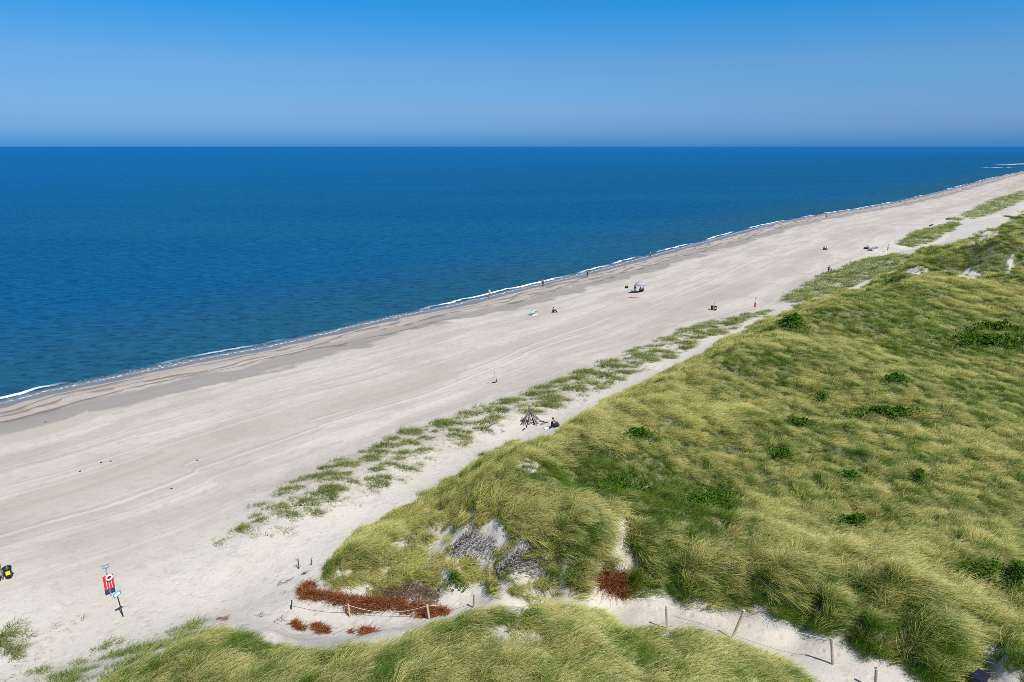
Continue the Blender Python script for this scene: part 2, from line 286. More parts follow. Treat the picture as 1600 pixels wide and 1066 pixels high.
# ------------------------------------------------------------------ node helpers
class NT:
    def __init__(s, mat):
        s.t = mat.node_tree; s.n = s.t.nodes; s.l = s.t.links
    def node(s, typ, **kw):
        n = s.n.new(typ)
        for k, v in kw.items(): setattr(n, k, v)
        return n
    def put(s, sock, v):
        if v is None: return
        if isinstance(v, bpy.types.NodeSocket): s.l.new(v, sock)
        elif isinstance(v, (tuple, list)) and len(v) == 3 and sock.type == 'RGBA': sock.default_value = (*v, 1)
        else: sock.default_value = v
    def m(s, op, a, b=None, c=None, clamp=False):
        n = s.node('ShaderNodeMath', operation=op, use_clamp=clamp)
        for i, v in enumerate((a, b, c)): s.put(n.inputs[i], v)
        return n.outputs[0]
    def mix(s, f, a, b, blend='MIX'):
        n = s.node('ShaderNodeMix', data_type='RGBA', blend_type=blend); n.clamp_factor = True
        s.put(n.inputs['Factor'], f); s.put(n.inputs['A'], a); s.put(n.inputs['B'], b); return n.outputs['Result']
    def attr(s, name, typ='GEOMETRY', out='Fac'):
        n = s.node('ShaderNodeAttribute', attribute_type=typ); n.attribute_name = name; return n.outputs[out]
    def noise(s, vec, scale, detail=3, rough=.55, dist=0.0, dim='3D'):
        n = s.node('ShaderNodeTexNoise', noise_dimensions=dim); s.put(n.inputs['Vector'], vec)
        n.inputs['Scale'].default_value = scale; n.inputs['Detail'].default_value = detail
        n.inputs['Roughness'].default_value = rough; n.inputs['Distortion'].default_value = dist
        return n.outputs['Fac']
    def rng(s, v, a, b, c=0.0, d=1.0, smooth=True):
        n = s.node('ShaderNodeMapRange', interpolation_type='SMOOTHSTEP' if smooth else 'LINEAR')
        for i, q in enumerate((v, a, b, c, d)): s.put(n.inputs[i], q)
        return n.outputs[0]
    def vec(s, x, y, z=0.0):
        n = s.node('ShaderNodeCombineXYZ')
        for i, q in enumerate((x, y, z)): s.put(n.inputs[i], q)
        return n.outputs[0]
    def pos(s):
        return s.node('ShaderNodeNewGeometry').outputs['Position']
    def scale(s, v, sc, rotz=0.0):
        n = s.node('ShaderNodeMapping'); s.put(n.inputs['Vector'], v); n.inputs['Scale'].default_value = sc; n.inputs['Rotation'].default_value = (0, 0, rotz); return n.outputs[0]
    def bump(s, h, strength, dist, normal=None):
        n = s.node('ShaderNodeBump'); s.put(n.inputs['Height'], h); n.inputs['Strength'].default_value = strength; n.inputs['Distance'].default_value = dist
        if normal is not None: s.put(n.inputs['Normal'], normal)
        return n.outputs[0]
def new_mat(name):
    m = bpy.data.materials.new(name); m.use_nodes = True; t = NT(m)
    return m, t, t.n['Principled BSDF']

# ------------------------------------------------------------------ sand
def sand_material():
    m, t, b = new_mat("sand")
    pos = t.pos()
    a = t.attr('across'); l = t.attr('along'); vg = t.attr('veg'); trk = t.attr('dune')
    al = t.vec(t.m('MULTIPLY', l, .05), t.m('MULTIPLY', a, .35))
    band = t.noise(al, 1.0, 4, .55, .6)
    al2 = t.vec(t.m('MULTIPLY', l, .16), t.m('MULTIPLY', a, 1.6))
    streak = t.noise(al2, 1.0, 4, .6, .3)
    blot = t.noise(pos, .12, 4, .55)
    fine = t.noise(pos, 6.0, 3, .7)
    grain = t.noise(pos, 1.3, 5, .75)
    dry = t.mix(t.rng(band, .36, .64), (.545, .498, .435), (.455, .402, .343))
    dry = t.mix(t.m('MULTIPLY', t.rng(streak, .48, .68), .30), dry, (.36, .31, .265))
    dry = t.mix(t.m('MULTIPLY', t.rng(blot, .5, .68), .5), dry, (.38, .33, .285))
    pale = t.mix(t.rng(blot, .3, .7), (.585, .545, .475), (.515, .472, .405))
    col = t.mix(trk, dry, pale)
    col = t.mix(t.m('MULTIPLY', t.rng(grain, .48, .70), .42), col, (.33, .285, .245))
    col = t.mix(t.m('MULTIPLY', t.rng(fine, .52, .70), .30), col, (.30, .26, .22))
    # a browner, shell-strewn band on the upper beach
    bb = t.m('ADD', a, t.m('MULTIPLY', t.m('SUBTRACT', t.noise(t.vec(t.m('MULTIPLY', l, .03), 9.1), 1.0, 3), .5), 16.0))
    brown = t.m('MULTIPLY', t.m('MULTIPLY', t.rng(bb, 25, 33), t.rng(bb, 43, 36)), t.rng(t.noise(t.vec(t.m('MULTIPLY', l, .02), t.m('MULTIPLY', a, .06)), 1.0, 3), .36, .58))
    col = t.mix(t.m('MULTIPLY', brown, .55), col, (.36, .305, .25))
    # wheel tracks running along the beach
    for off, slope, st in ((37.2, .070, .40), (35.4, .070, .40), (30.2, .05, .22), (28.5, .05, .22), (39.5, .06, .2), (24.0, .03, .18)):
        wob = t.m('MULTIPLY', t.m('SUBTRACT', t.noise(t.vec(t.m('MULTIPLY', l, .012), math.floor(off / 4)), 1.0, 2), .5), 3.0)
        aw = t.m('ADD', t.m('ADD', a, wob), t.m('MULTIPLY', t.m('SUBTRACT', l, 190.0), slope))
        gate = t.rng(t.noise(t.vec(t.m('MULTIPLY', l, .05), off * 3), 1.0, 2), .38, .5)
        d = t.m('ABSOLUTE', t.m('SUBTRACT', aw, off)); tr = t.m('MULTIPLY', t.rng(d, .30, .12), gate)
        d2 = t.m('ABSOLUTE', t.m('SUBTRACT', aw, off - .42)); tr2 = t.m('MULTIPLY', t.rng(d2, .26, .08), gate)
        col = t.mix(t.m('MULTIPLY', tr, st), col, (.60, .56, .50))
        col = t.mix(t.m('MULTIPLY', tr2, st * .7), col, (.30, .26, .22))
    # wet zone: soaked sand at the water, then bands of shell grit and cusps
    cus = t.noise(t.vec(t.m('MULTIPLY', l, .13), t.m('MULTIPLY', a, .16)), 1.0, 3, .5, .8)
    aa = t.m('ADD', a, t.m('MULTIPLY', t.m('SUBTRACT', cus, .5), 9.0))
    big = t.noise(t.vec(t.m('MULTIPLY', l, .035), 3.3), 1.0, 2)
    edge = t.m('ADD', aa, t.m('MULTIPLY', t.m('SUBTRACT', big, .5), 7.0))
    damp = t.m('MULTIPLY', t.rng(edge, 13.6, 12.2), t.rng(edge, 7.2, 8.4))
    col = t.mix(t.m('MULTIPLY', damp, .75), col, (.235, .215, .20))
    midd = t.m('MULTIPLY', t.rng(a, 10.5, 7.0), .55)
    col = t.mix(midd, col, (.36, .30, .25))
    lines = 0.0
    for o0, f_, sd_ in ((3.6, .10, 0.0), (6.0, .085, 3.1), (8.6, .07, 6.4)):
        nz = t.noise(t.vec(t.m('MULTIPLY', l, f_), sd_), 1.0, 2, .5)
        n3 = t.noise(t.vec(t.m('MULTIPLY', l, .23), sd_ + 1.7), 1.0, 2)
        d = t.m('SUBTRACT', t.m('ADD', a, t.m('MULTIPLY', t.m('SUBTRACT', cus, .5), 2.0)), t.m('ADD', o0, t.m('MULTIPLY', t.m('SUBTRACT', nz, .5), 5.5)))
        wd = t.m('ADD', .30, t.m('MULTIPLY', t.rng(n3, .40, .65), 2.0))
        k = t.m('MULTIPLY', t.rng(d, -.18, .10), t.rng(t.m('DIVIDE', d, wd), 1.0, .05))
        k = t.m('MULTIPLY', k, t.rng(t.noise(t.vec(t.m('MULTIPLY', l, .05), sd_ + 5), 1.0, 2), .34, .48))
        lines = t.m('MAXIMUM', lines, k)
    col = t.mix(t.m('MULTIPLY', lines, .72), col, (.115, .10, .09))
    wet = t.rng(t.m('ADD', a, t.m('MULTIPLY', t.m('SUBTRACT', cus, .5), 4.5)), 2.9, 1.9)
    col = t.mix(t.m('MULTIPLY', wet, .9), col, (.17, .155, .15))
    # litter and roots under the grass
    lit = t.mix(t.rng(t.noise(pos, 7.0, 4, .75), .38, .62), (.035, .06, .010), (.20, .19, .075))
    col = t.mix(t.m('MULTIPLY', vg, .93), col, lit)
    t.put(b.inputs['Base Color'], col)
    t.put(b.inputs['Roughness'], t.rng(wet, 0, 1, .95, .28))
    b.inputs['Specular IOR Level'].default_value = .25
    vo = t.node('ShaderNodeTexVoronoi', feature='SMOOTH_F1'); t.put(vo.inputs['Vector'], pos); vo.inputs['Scale'].default_value = 1.9; vo.inputs['Randomness'].default_value = 1.0
    foot = t.rng(vo.outputs['Distance'], 0.0, .32)
    h = t.m('ADD', t.m('MULTIPLY', grain, .8), t.m('MULTIPLY', foot, t.m('MULTIPLY', t.m('ADD', trk, .18), .55)))
    h = t.m('ADD', h, t.m('MULTIPLY', streak, .5))
    dry_amt = t.rng(a, 3, 14)
    h = t.m('MULTIPLY', h, dry_amt)
    t.put(b.inputs['Normal'], t.bump(h, .55, .10))
    return m

_sa = [coast(*flat(np.array([px_]), np.array([py_]))[:, :2].T) for px_, py_ in ((1546, 263), (1560, 262), (1568, 261), (1572, 258.5), (1583, 257), (1596, 255))]
STREAKS = [(float(_sa[0][1][0]), float(_sa[2][1][0]), float(-_sa[1][0][0]), 18.0), (float(_sa[3][1][0]), float(_sa[5][1][0]), float(-_sa[4][0][0]), 18.0)]
print('STREAKS', STREAKS)
def sea_material():
    m, t, b = new_mat("sea_water")
    pos = t.pos(); off = t.attr('off'); l = t.attr('along')
    # waves at four sizes, crests running roughly along the shore
    w0 = t.noise(t.scale(pos, (.035, .075, 1), R(-32)), 1.0, 3, .55, .4)
    w1 = t.noise(t.scale(pos, (.16, .42, 1), R(-28)), 1.0, 3, .55, .5)
    w2 = t.noise(t.scale(pos, (.7, 1.5, 1), R(-20)), 1.0, 3, .6, .3)
    h = t.m('ADD', t.m('MULTIPLY', w0, 3.0), t.m('ADD', t.m('MULTIPLY', w1, 1.1), t.m('MULTIPLY', w2, .30)))
    nrm = t.bump(h, .8, 1.0)
    dep = t.rng(off, 0, 60); dep2 = t.rng(off, 40, 900); dep3 = t.rng(off, 300, 5000)
    col = t.mix(dep, (.015, .074, .115), (.002, .070, .180))
    col = t.mix(dep2, col, (.0, .094, .268))
    col = t.mix(dep3, col, (.0, .102, .330))
    wc = t.noise(t.scale(pos, (.40, .95, 1), R(-20)), 1.0, 4, .66, .8)
    st = t.noise(t.scale(pos, (.004, .014, 1), R(-30)), 1.0, 5, .6, .5)
    col = t.mix(t.m('MULTIPLY', t.rng(st, .42, .66), .42), col, (.006, .098, .185))
    col = t.mix(t.m('MULTIPLY', t.rng(wc, .50, .66), .50), col, (.008, .130, .245))  # wavelet highlights, sky catching on facets, painted into the water colour
    col = t.mix(t.m('MULTIPLY', t.rng(wc, .50, .34), .65), col, (.0, .026, .080))  # darker wavelet faces, likewise painted as colour
    # shallow tongue over sand
    col = t.mix(t.rng(off, 2.2, .2), col, (.19, .19, .20))
    # surf: swash edge, then a small breaker that comes and goes along the shore
    n1 = t.noise(t.vec(t.m('MULTIPLY', l, .22), 1.7), 1.0, 3); n2 = t.noise(t.vec(t.m('MULTIPLY', l, .05), 7.7), 1.0, 2)
    fine = t.noise(pos, 2.3, 4, .7)
    o1 = t.m('ADD', off, t.m('MULTIPLY', t.m('SUBTRACT', n1, .5), 3.2))
    on = t.rng(n2, .44, .56)
    width = t.m('ADD', .10, t.m('MULTIPLY', n1, .75))
    d1 = t.m('ABSOLUTE', t.m('SUBTRACT', o1, 2.4))
    f1 = t.m('MULTIPLY', t.rng(t.m('DIVIDE', d1, width), 1.15, .55), on)
    d0 = t.m('ABSOLUTE', t.m('SUBTRACT', o1, .35))
    f0 = t.m('MULTIPLY', t.m('MULTIPLY', t.rng(d0, .45, .1), t.rng(fine, .46, .60)), .7)
    lace = t.m('MULTIPLY', t.m('MULTIPLY', t.rng(o1, 2.6, 1.6), t.rng(o1, -.3, .4)), t.m('MULTIPLY', t.rng(fine, .54, .64), t.rng(n1, .45, .62)))
    bar = 0.0
    bn = t.noise(t.vec(t.m('MULTIPLY', l, .02), t.m('MULTIPLY', off, .09)), 1.0, 4)
    for l0, l1, oc, ow in STREAKS:
        w_ = t.m('MULTIPLY', t.m('MULTIPLY', t.rng(l, l0, l0 + 30), t.rng(l, l1, l1 - 30)), t.rng(t.m('ABSOLUTE', t.m('SUBTRACT', off, oc)), ow, ow * .3))
        bar = t.m('MAXIMUM', bar, t.m('MULTIPLY', w_, t.m('MULTIPLY', t.rng(bn, .44, .60), .6)))
    foam = t.m('MAXIMUM', t.m('MAXIMUM', f1, f0), t.m('MAXIMUM', lace, bar))
    cap = t.noise(t.scale(pos, (.03, .10, 1), R(-30)), 1.0, 4, .6)
    foam = t.m('MAXIMUM', foam, t.m('MULTIPLY', t.rng(cap, .792, .81), .5))
    col = t.mix(foam, col, (.80, .82, .84))
    df = t.node('ShaderNodeBsdfDiffuse'); t.put(df.inputs['Color'], col); t.put(df.inputs['Normal'], t.bump(h, .35, 1.0))
    gl = t.node('ShaderNodeBsdfGlossy'); gl.inputs['Roughness'].default_value = .28; t.put(gl.inputs['Normal'], nrm); t.put(gl.inputs['Color'], (.45, .85, 1.0))
    fr = t.node('ShaderNodeFresnel'); fr.inputs['IOR'].default_value = 1.33; t.put(fr.inputs['Normal'], nrm)
    fac = t.m('MULTIPLY', t.m('MINIMUM', fr.outputs[0], .13), t.rng(foam, 0, 1, 1, .1))
    ms = t.node('ShaderNodeMixShader'); t.put(ms.inputs[0], fac); t.l.new(df.outputs[0], ms.inputs[1]); t.l.new(gl.outputs[0], ms.inputs[2])
    t.l.new(ms.outputs[0], t.n['Material Output'].inputs['Surface']); t.n.remove(b)
    return m

def set_props(o, label=None, cat=None, group=None, kind=None):
    if label: o['label'] = label
    if cat: o['category'] = cat
    if group: o['group'] = group
    if kind: o['kind'] = kind
    return o
def mesh_np(name, v, f, mat, attrs=None, smooth=True, kind=None):
    me = bpy.data.meshes.new(name)
    v = np.asarray(v, np.float32); f = np.asarray(f, np.int32); k = f.shape[1]
    me.vertices.add(len(v)); me.vertices.foreach_set('co', v.ravel())
    me.loops.add(f.size); me.loops.foreach_set('vertex_index', f.ravel())
    me.polygons.add(len(f)); me.polygons.foreach_set('loop_start', np.arange(0, f.size, k, dtype=np.int32))
    me.polygons.foreach_set('use_smooth', np.full(len(f), smooth))
    for n, d in (attrs or {}).items():
        at_ = me.attributes.new(n, 'FLOAT', 'POINT'); at_.data.foreach_set('value', np.asarray(d, np.float32).ravel())
    me.update(); me.validate()
    if mat: me.materials.append(mat)
    o = bpy.data.objects.new(name, me)
    return o
def polar(n_az, az0, az1, rr):
    az = np.linspace(az0, az1, n_az); A, RR = np.meshgrid(az, rr)
    X = np.sin(A) * RR; Y = np.cos(A) * RR
    n, k = len(rr), n_az
    i = np.arange((n - 1) * k).reshape(n - 1, k)[:, :-1].ravel()
    return X, Y, np.stack([i, i + 1, i + k + 1, i + k], 1)

rr = np.concatenate([np.exp(np.linspace(math.log(9), math.log(260), 640)), np.exp(np.linspace(math.log(263), math.log(60000), 130))])
X, Y, Fc = polar(900, R(-62), R(62), rr)
ca, cl = coast(X, Y)
Z = H(X, Y)
vd, vs, vh, vdd, vr = veg(X, Y)
duney = sstep(np.where(ca > 0, ca, 0) + 2.5 * noise(X / 9, Y / 9, 91), 43, 52)
keep = (ca.ravel()[Fc].max(1) > -80)
o = mesh_np('sand', np.stack([X, Y, Z], -1).reshape(-1, 3), Fc[keep], sand_material(),
            dict(across=ca, along=cl, veg=vd, dune=duney))
set_props(o, kind='structure'); COL.objects.link(o)

rr = np.concatenate([np.exp(np.linspace(math.log(40), math.log(300), 260)), np.exp(np.linspace(math.log(303), math.log(120000), 240))])
X, Y, Fc = polar(500, R(-66), R(66), rr)
ca, cl = coast(X, Y)
keep = (ca.ravel()[Fc].min(1) < 6)
o = mesh_np('sea', np.stack([X, Y, 0 * X], -1).reshape(-1, 3), Fc[keep], sea_material(), dict(off=-ca, along=cl))
set_props(o, kind='structure'); COL.objects.link(o)

# ------------------------------------------------------------------ grass
def grass_material(name, g0, g1, straw, tip):
    m, t, b = new_mat(name)
    tt = t.attr('t'); br = t.attr('br'); hue = t.attr('hue', 'INSTANCER'); rn = t.attr('rnd', 'INSTANCER')
    green = t.mix(br, g0, g1)
    f = t.m('ADD', t.m('MULTIPLY', hue, 1.36), t.m('MULTIPLY', t.m('SUBTRACT', tt, .74), 1.0))
    f = t.m('ADD', f, t.m('MULTIPLY', t.m('SUBTRACT', br, .5), .55))
    f = t.m('ADD', f, t.m('MULTIPLY', t.m('SUBTRACT', rn, .5), 1.05), clamp=True)
    col = t.mix(f, green, t.mix(t.rng(tt, .6, 1.0), straw, tip))
    n = t.node('ShaderNodeBsdfDiffuse'); t.put(n.inputs['Color'], col)
    tr = t.node('ShaderNodeBsdfTranslucent'); t.put(tr.inputs['Color'], col)
    ms = t.node('ShaderNodeMixShader'); ms.inputs[0].default_value = .30
    t.l.new(n.outputs[0], ms.inputs[1]); t.l.new(tr.outputs[0], ms.inputs[2])
    t.l.new(ms.outputs[0], t.n['Material Output'].inputs['Surface'])
    t.n.remove(b)
    return m
def clump_mesh(name, nb, spread, L0, L1, lean, droop, width, mat, seed, upright=1.0, segs=4):
    g = np.random.default_rng(seed)
    rad = spread * np.sqrt(g.random(nb)); th = g.random(nb) * 6.283
    root = np.stack([rad * np.cos(th), rad * np.sin(th), np.full(nb, -.05)], 1)
    L = L0 + (L1 - L0) * g.random(nb); br = g.random(nb)
    out = np.stack([np.cos(th), np.sin(th), 0 * th], 1) * (rad / spread * .45)[:, None]
    d = out + np.array([lean * .35, 0, upright]) + g.normal(0, .22, (nb, 3)); d /= np.linalg.norm(d, axis=1)[:, None]
    bend = np.array([lean, 0, -droop]) * (.7 + .6 * g.random(nb))[:, None] + out * .5
    pts = [root]; p = root.copy(); dd = d.copy()
    for k in range(segs):
        p = p + dd * (L / segs)[:, None]; pts.append(p.copy())
        dd = dd + bend / segs * 1.5; dd /= np.linalg.norm(dd, axis=1)[:, None]
    ang = g.normal(1.57, .7, nb); side = np.stack([np.cos(ang), np.sin(ang), g.normal(0, .2, nb)], 1)
    wd = width * (.7 + .6 * g.random(nb))
    V = []; T = []; B = []
    for k, q in enumerate(pts):
        s = k / segs; ww = wd * (1 - s ** 1.8 * .85) * .5
        V += [q - side * ww[:, None], q + side * ww[:, None]]; T += [np.full(nb, s)] * 2; B += [br] * 2
    V = np.stack(V, 1).reshape(-1, 3); T = np.stack(T, 1).ravel(); B = np.stack(B, 1).ravel()
    base = (np.arange(nb) * 2 * (segs + 1))[:, None]
    F = np.concatenate([base + np.array([2 * k, 2 * k + 1, 2 * k + 3, 2 * k + 2]) for k in range(segs)], 0)
    o = mesh_np(name, V, F, mat, dict(t=T, br=B))
    return o
def scatter(name, protos, pts, rot, scl, idx, attrs, label, cat):
    """one mass of growth: points with attributes, blades put on them by geometry nodes"""
    me = bpy.data.meshes.new(name); me.vertices.add(len(pts)); me.vertices.foreach_set('co', np.asarray(pts, np.float32).ravel())
    for n, d in (('rot', rot), ('scl', scl)):
        at_ = me.attributes.new(n, 'FLOAT_VECTOR', 'POINT'); at_.data.foreach_set('vector', np.asarray(d, np.float32).ravel())
    at_ = me.attributes.new('idx', 'INT', 'POINT'); at_.data.foreach_set('value', np.asarray(idx, np.int32))
    for n, d in attrs.items():
        at_ = me.attributes.new(n, 'FLOAT', 'POINT'); at_.data.foreach_set('value', np.asarray(d, np.float32))
    me.update()
    o = bpy.data.objects.new(name, me); COL.objects.link(o)
    g = bpy.data.node_groups.new(name, 'GeometryNodeTree')
    g.interface.new_socket('Geometry', in_out='INPUT', socket_type='NodeSocketGeometry'); g.interface.new_socket('Geometry', in_out='OUTPUT', socket_type='NodeSocketGeometry')
    N = g.nodes; Lk = g.links
    gi = N.new('NodeGroupInput'); go = N.new('NodeGroupOutput')
    ip = N.new('GeometryNodeInstanceOnPoints'); jn = N.new('GeometryNodeJoinGeometry')
    for p in reversed(protos):
        oi = N.new('GeometryNodeObjectInfo'); oi.inputs['Object'].default_value = p; oi.inputs['As Instance'].default_value = True
        Lk.new(oi.outputs['Geometry'], jn.inputs[0])
    def na(nm, ty):
        n = N.new('GeometryNodeInputNamedAttribute'); n.data_type = ty; n.inputs['Name'].default_value = nm; return n.outputs['Attribute']
    Lk.new(gi.outputs[0], ip.inputs['Points']); Lk.new(jn.outputs[0], ip.inputs['Instance'])
    ip.inputs['Pick Instance'].default_value = True
    Lk.new(na('idx', 'INT'), ip.inputs['Instance Index']); Lk.new(na('rot', 'FLOAT_VECTOR'), ip.inputs['Rotation']); Lk.new(na('scl', 'FLOAT_VECTOR'), ip.inputs['Scale'])
    Lk.new(ip.outputs[0], go.inputs[0])
    md = o.modifiers.new('growth', 'NODES'); md.node_group = g
    me.materials.append(protos[0].data.materials[0])
    set_props(o, label, cat, kind='stuff')
    return o

M_GRASS = grass_material("marram_grass", (.062, .140, .010), (.175, .295, .032), (.47, .44, .11), (.82, .77, .40))
M_STRIP = grass_material("beach_grass", (.10, .18, .03), (.22, .29, .07), (.42, .42, .15), (.58, .56, .28))
DP = [clump_mesh(f'blade_clump', 100, .34, .5, .95, 1.25, .7, .016, M_GRASS, 100 + i) for i in range(5)] + \
     [clump_mesh(f'blade_clump', 90, .28, .5, .9, .7, .35, .016, M_GRASS, 140 + i) for i in range(2)] + \
     [clump_mesh(f'blade_tussock', 320, .28, .75, 1.1, .5, .95, .014, M_GRASS, 160 + i, segs=5) for i in range(2)] + \
     [clump_mesh(f'carpet_clump', 75, .36, .26, .52, .75, .45, .016, M_GRASS, 180 + i, segs=3) for i in range(2)]
SPR = [clump_mesh(f'sprout_clump', 26, .22, .3, .62, .45, .25, .015, M_STRIP, 200 + i) for i in range(4)]
WIND = R(-4)
def ring_points(r0, r1, per_m2, g):
    A = R(96) / 2 * (r1 * r1 - r0 * r0); n = int(A * per_m2)
    r = np.sqrt(g.random(n) * (r1 * r1 - r0 * r0) + r0 * r0); a = R(-48) + R(96) * g.random(n)
    return np.sin(a) * r, np.cos(a) * r
def grow(which, rings, seed):
    g = np.random.default_rng(seed); out = []
    for (r0, r1, dens, s, sz) in rings:
        x, y = ring_points(r0, r1, dens * (1.0 if which == 'strip' else 1.9), g)
        m = coast(x, y)[0] > 20; x, y = x[m], y[m]
        vd, vs, hu, dd, rg = veg(x, y)
        if which == 'dune': p = vd
        elif which == 'fore': p = vd
        else: p = vs
        if which != 'strip':
            e_ = .25; gx = (H0(x + e_, y) - H0(x - e_, y)) / (2 * e_); gy = (H0(x, y + e_) - H0(x, y - e_)) / (2 * e_)
            p = p * np.minimum(1, np.sqrt(1 + 1.6 * (gx * gx + gy * gy)) / 2.0) * (1 - .80 * sstep(blobs(SHRUB_AT, x, y), .36, .75))
        inf = sdist(FORE, x, y) > -.6
        if which == 'dune': p = p * (~inf)
        if which == 'fore': p = p * inf
        m = g.random(len(x)) < p; x, y, hu, dd, rg = x[m], y[m], hu[m], dd[m], rg[m]
        z = H(x, y); n = len(x)
        swirl = .55 * fbm(x / 5, y / 5, 61, 2)
        pathside = (np.hypot(x, y) < 35) & (x > 1.5) & (which == 'dune'); edge = np.where(pathside, 1.0, np.clip(dd / 2.2, 0, 1))
        rot = np.stack([g.normal(0, .10, n), g.normal(0, .12, n), WIND + swirl + g.normal(0, .35, n)], 1)
        k = (.75 + .5 * g.random(n)) * np.clip(.86 + .34 * hu + .3 * fbm(x / 2.2, y / 2.2, 71, 2), .62, 1.5)
        flatland = sstep(dd, 3, 7); k = k * (1 - .22 * flatland)
        scl = np.stack([s * k, s * k, sz * k * (.45 + .55 * edge)], 1)
        if which == 'strip': scl = scl * (.60 + .95 * rg)[:, None]; hu = .72 + .30 * fbm(x / 3, y / 3, 77, 2) - .36 * rg
        tus = (g.random(n) < np.where(pathside & (dd < 2.0) & (dd > .25), .10, np.where(dd > 4, .010, .035)))
        scl = np.where(tus[:, None], np.minimum(scl, s * 1.0), scl) if which != 'strip' else scl
        out.append((np.stack([x, y, z], 1), rot, scl, hu, g.random(n), tus))
    return [np.concatenate([q[i] for q in out]) for i in range(6)]
NEAR = [(11, 46, 17, .9, .85), (46, 80, 12, 1.0, .85), (80, 140, 6, 1.3, 1.0), (140, 320, 1.8, 2.2, 1.25), (320, 900, .20, 5, 2.0)]
pt, ro, sc_, hu, rn, tu = grow('dune', NEAR, 1)
hol_ = sdist(HOLLOW, pt[:, 0], pt[:, 1]); din_ = sdist(MAIN, pt[:, 0], pt[:, 1])
carp = rng.random(len(hu)) < np.maximum(.9 * sstep(hol_, -.8, .6), np.clip(.62 - .7 * (hu - .35), .1, .85) * sstep(din_, 3, 6.5))
ix = np.where(hu < .25, 5 + rng.integers(0, 2, len(hu)), rng.integers(0, 5, len(hu)))
ix = np.where(carp, 9 + rng.integers(0, 2, len(hu)), ix); ix = np.where(tu & (hol_ < 0), 7 + rng.integers(0, 2, len(hu)), ix)
scatter('dune_grass', DP, pt, ro, sc_, ix, dict(hue=hu, rnd=rn), 'windswept marram grass covering the high dunes right of the beach', 'dune grass')
n_d = len(pt)
pt, ro, sc_, hu, rn, tu = grow('fore', NEAR[:1], 2)
ix = rng.integers(0, 7, len(hu)); ix = np.where(tu & (rng.random(len(hu)) < .6), 7 + rng.integers(0, 2, len(hu)), ix)
scatter('dune_grass', DP, pt, ro, sc_, ix, dict(hue=hu, rnd=rn), 'marram grass on the near mound below the sandy path', 'dune grass')
n_f = len(pt)
SR = [(15, 60, 30, .85, .85), (60, 120, 19, 1.15, 1.05), (120, 300, 8.0, 1.9, 1.3), (300, 900, .8, 4, 2.0)]
pt, ro, sc_, hu, rn, tu = grow('strip', SR, 3)
ix = rng.integers(0, 4, len(hu))
scatter('beach_grass', SPR, pt, ro, sc_, ix, dict(hue=np.clip(hu, 0, 1), rnd=rn), 'sparse tufts of young beach grass on the low foredune', 'beach grass')
print('GRASS', n_d, n_f, len(pt))

# ================================================================== things standing on it
def plain(name, col, rough=.7, var=.0, scale=8., metal=0.0, spec=.3):
    m, t, b = new_mat(name)
    if var:
        n = t.noise(t.node('ShaderNodeTexCoord').outputs['Object'], scale, 4, .6)
        t.put(b.inputs['Base Color'], t.mix(t.rng(n, .3, .7), tuple(c * (1 - var) for c in col), tuple(min(1, c * (1 + var)) for c in col)))
    else: b.inputs['Base Color'].default_value = (*col, 1)
    b.inputs['Roughness'].default_value = rough; b.inputs['Metallic'].default_value = metal; b.inputs['Specular IOR Level'].default_value = spec
    return m
M = dict(
    wood=plain('weathered_wood', (.36, .29, .21), .85, .3, 14), greywood=plain('grey_wood', (.24, .21, .19), .9, .35, 14), palewood=plain('pale_wood', (.55, .45, .30), .8, .2, 14),
    darkwood=plain('dark_wood', (.05, .04, .035), .9, .3, 12), rope=plain('rope', (.62, .58, .52), .9, .15, 30), wire=plain('green_rope', (.42, .52, .50), .8, .1, 30),
    bin=plain('dark_plastic', (.012, .022, .030), .45, .15, 6), lid=plain('bin_rim', (.015, .045, .040), .4), yellow=plain('yellow_label', (.80, .70, .02), .5, .06, 9),
    red=plain('red_paint', (.62, .035, .05), .45, .12, 6), white=plain('white_paint', (.80, .80, .78), .5, .04, 6), steel=plain('grey_steel', (.34, .36, .38), .45, .1, 9, .4),
    blue=plain('blue_grey_sign', (.20, .31, .40), .5, .08, 9), teal=plain('teal_sign', (.08, .38, .40), .5, .08, 9), navy=plain('navy_cloth', (.010, .012, .035), .9, .25, 9),
    black=plain('black_cloth', (.014, .014, .018), .9, .25, 9), skin=plain('skin', (.48, .30, .22), .6, .06, 8), hair=plain('brown_hair', (.045, .03, .02), .8, .2, 20), fair=plain('fair_hair', (.30, .21, .10), .8, .2, 20),
    denim=plain('denim', (.05, .075, .13), .9, .2, 12), pinkc=plain('red_cloth', (.45, .06, .06), .9, .15, 9), greenc=plain('green_cloth', (.05, .075, .05), .9, .2, 9), whitec=plain('white_cloth', (.72, .72, .72), .9, .08, 9),
    lilac=plain('lilac_canopy', (.36, .36, .46), .8, .1, 4), tent=plain('turquoise_cloth', (.45, .62, .62), .8, .1, 4), greytent=plain('grey_cloth', (.33, .36, .42), .8, .15, 4), foot=plain('shoe', (.10, .09, .08), .8))

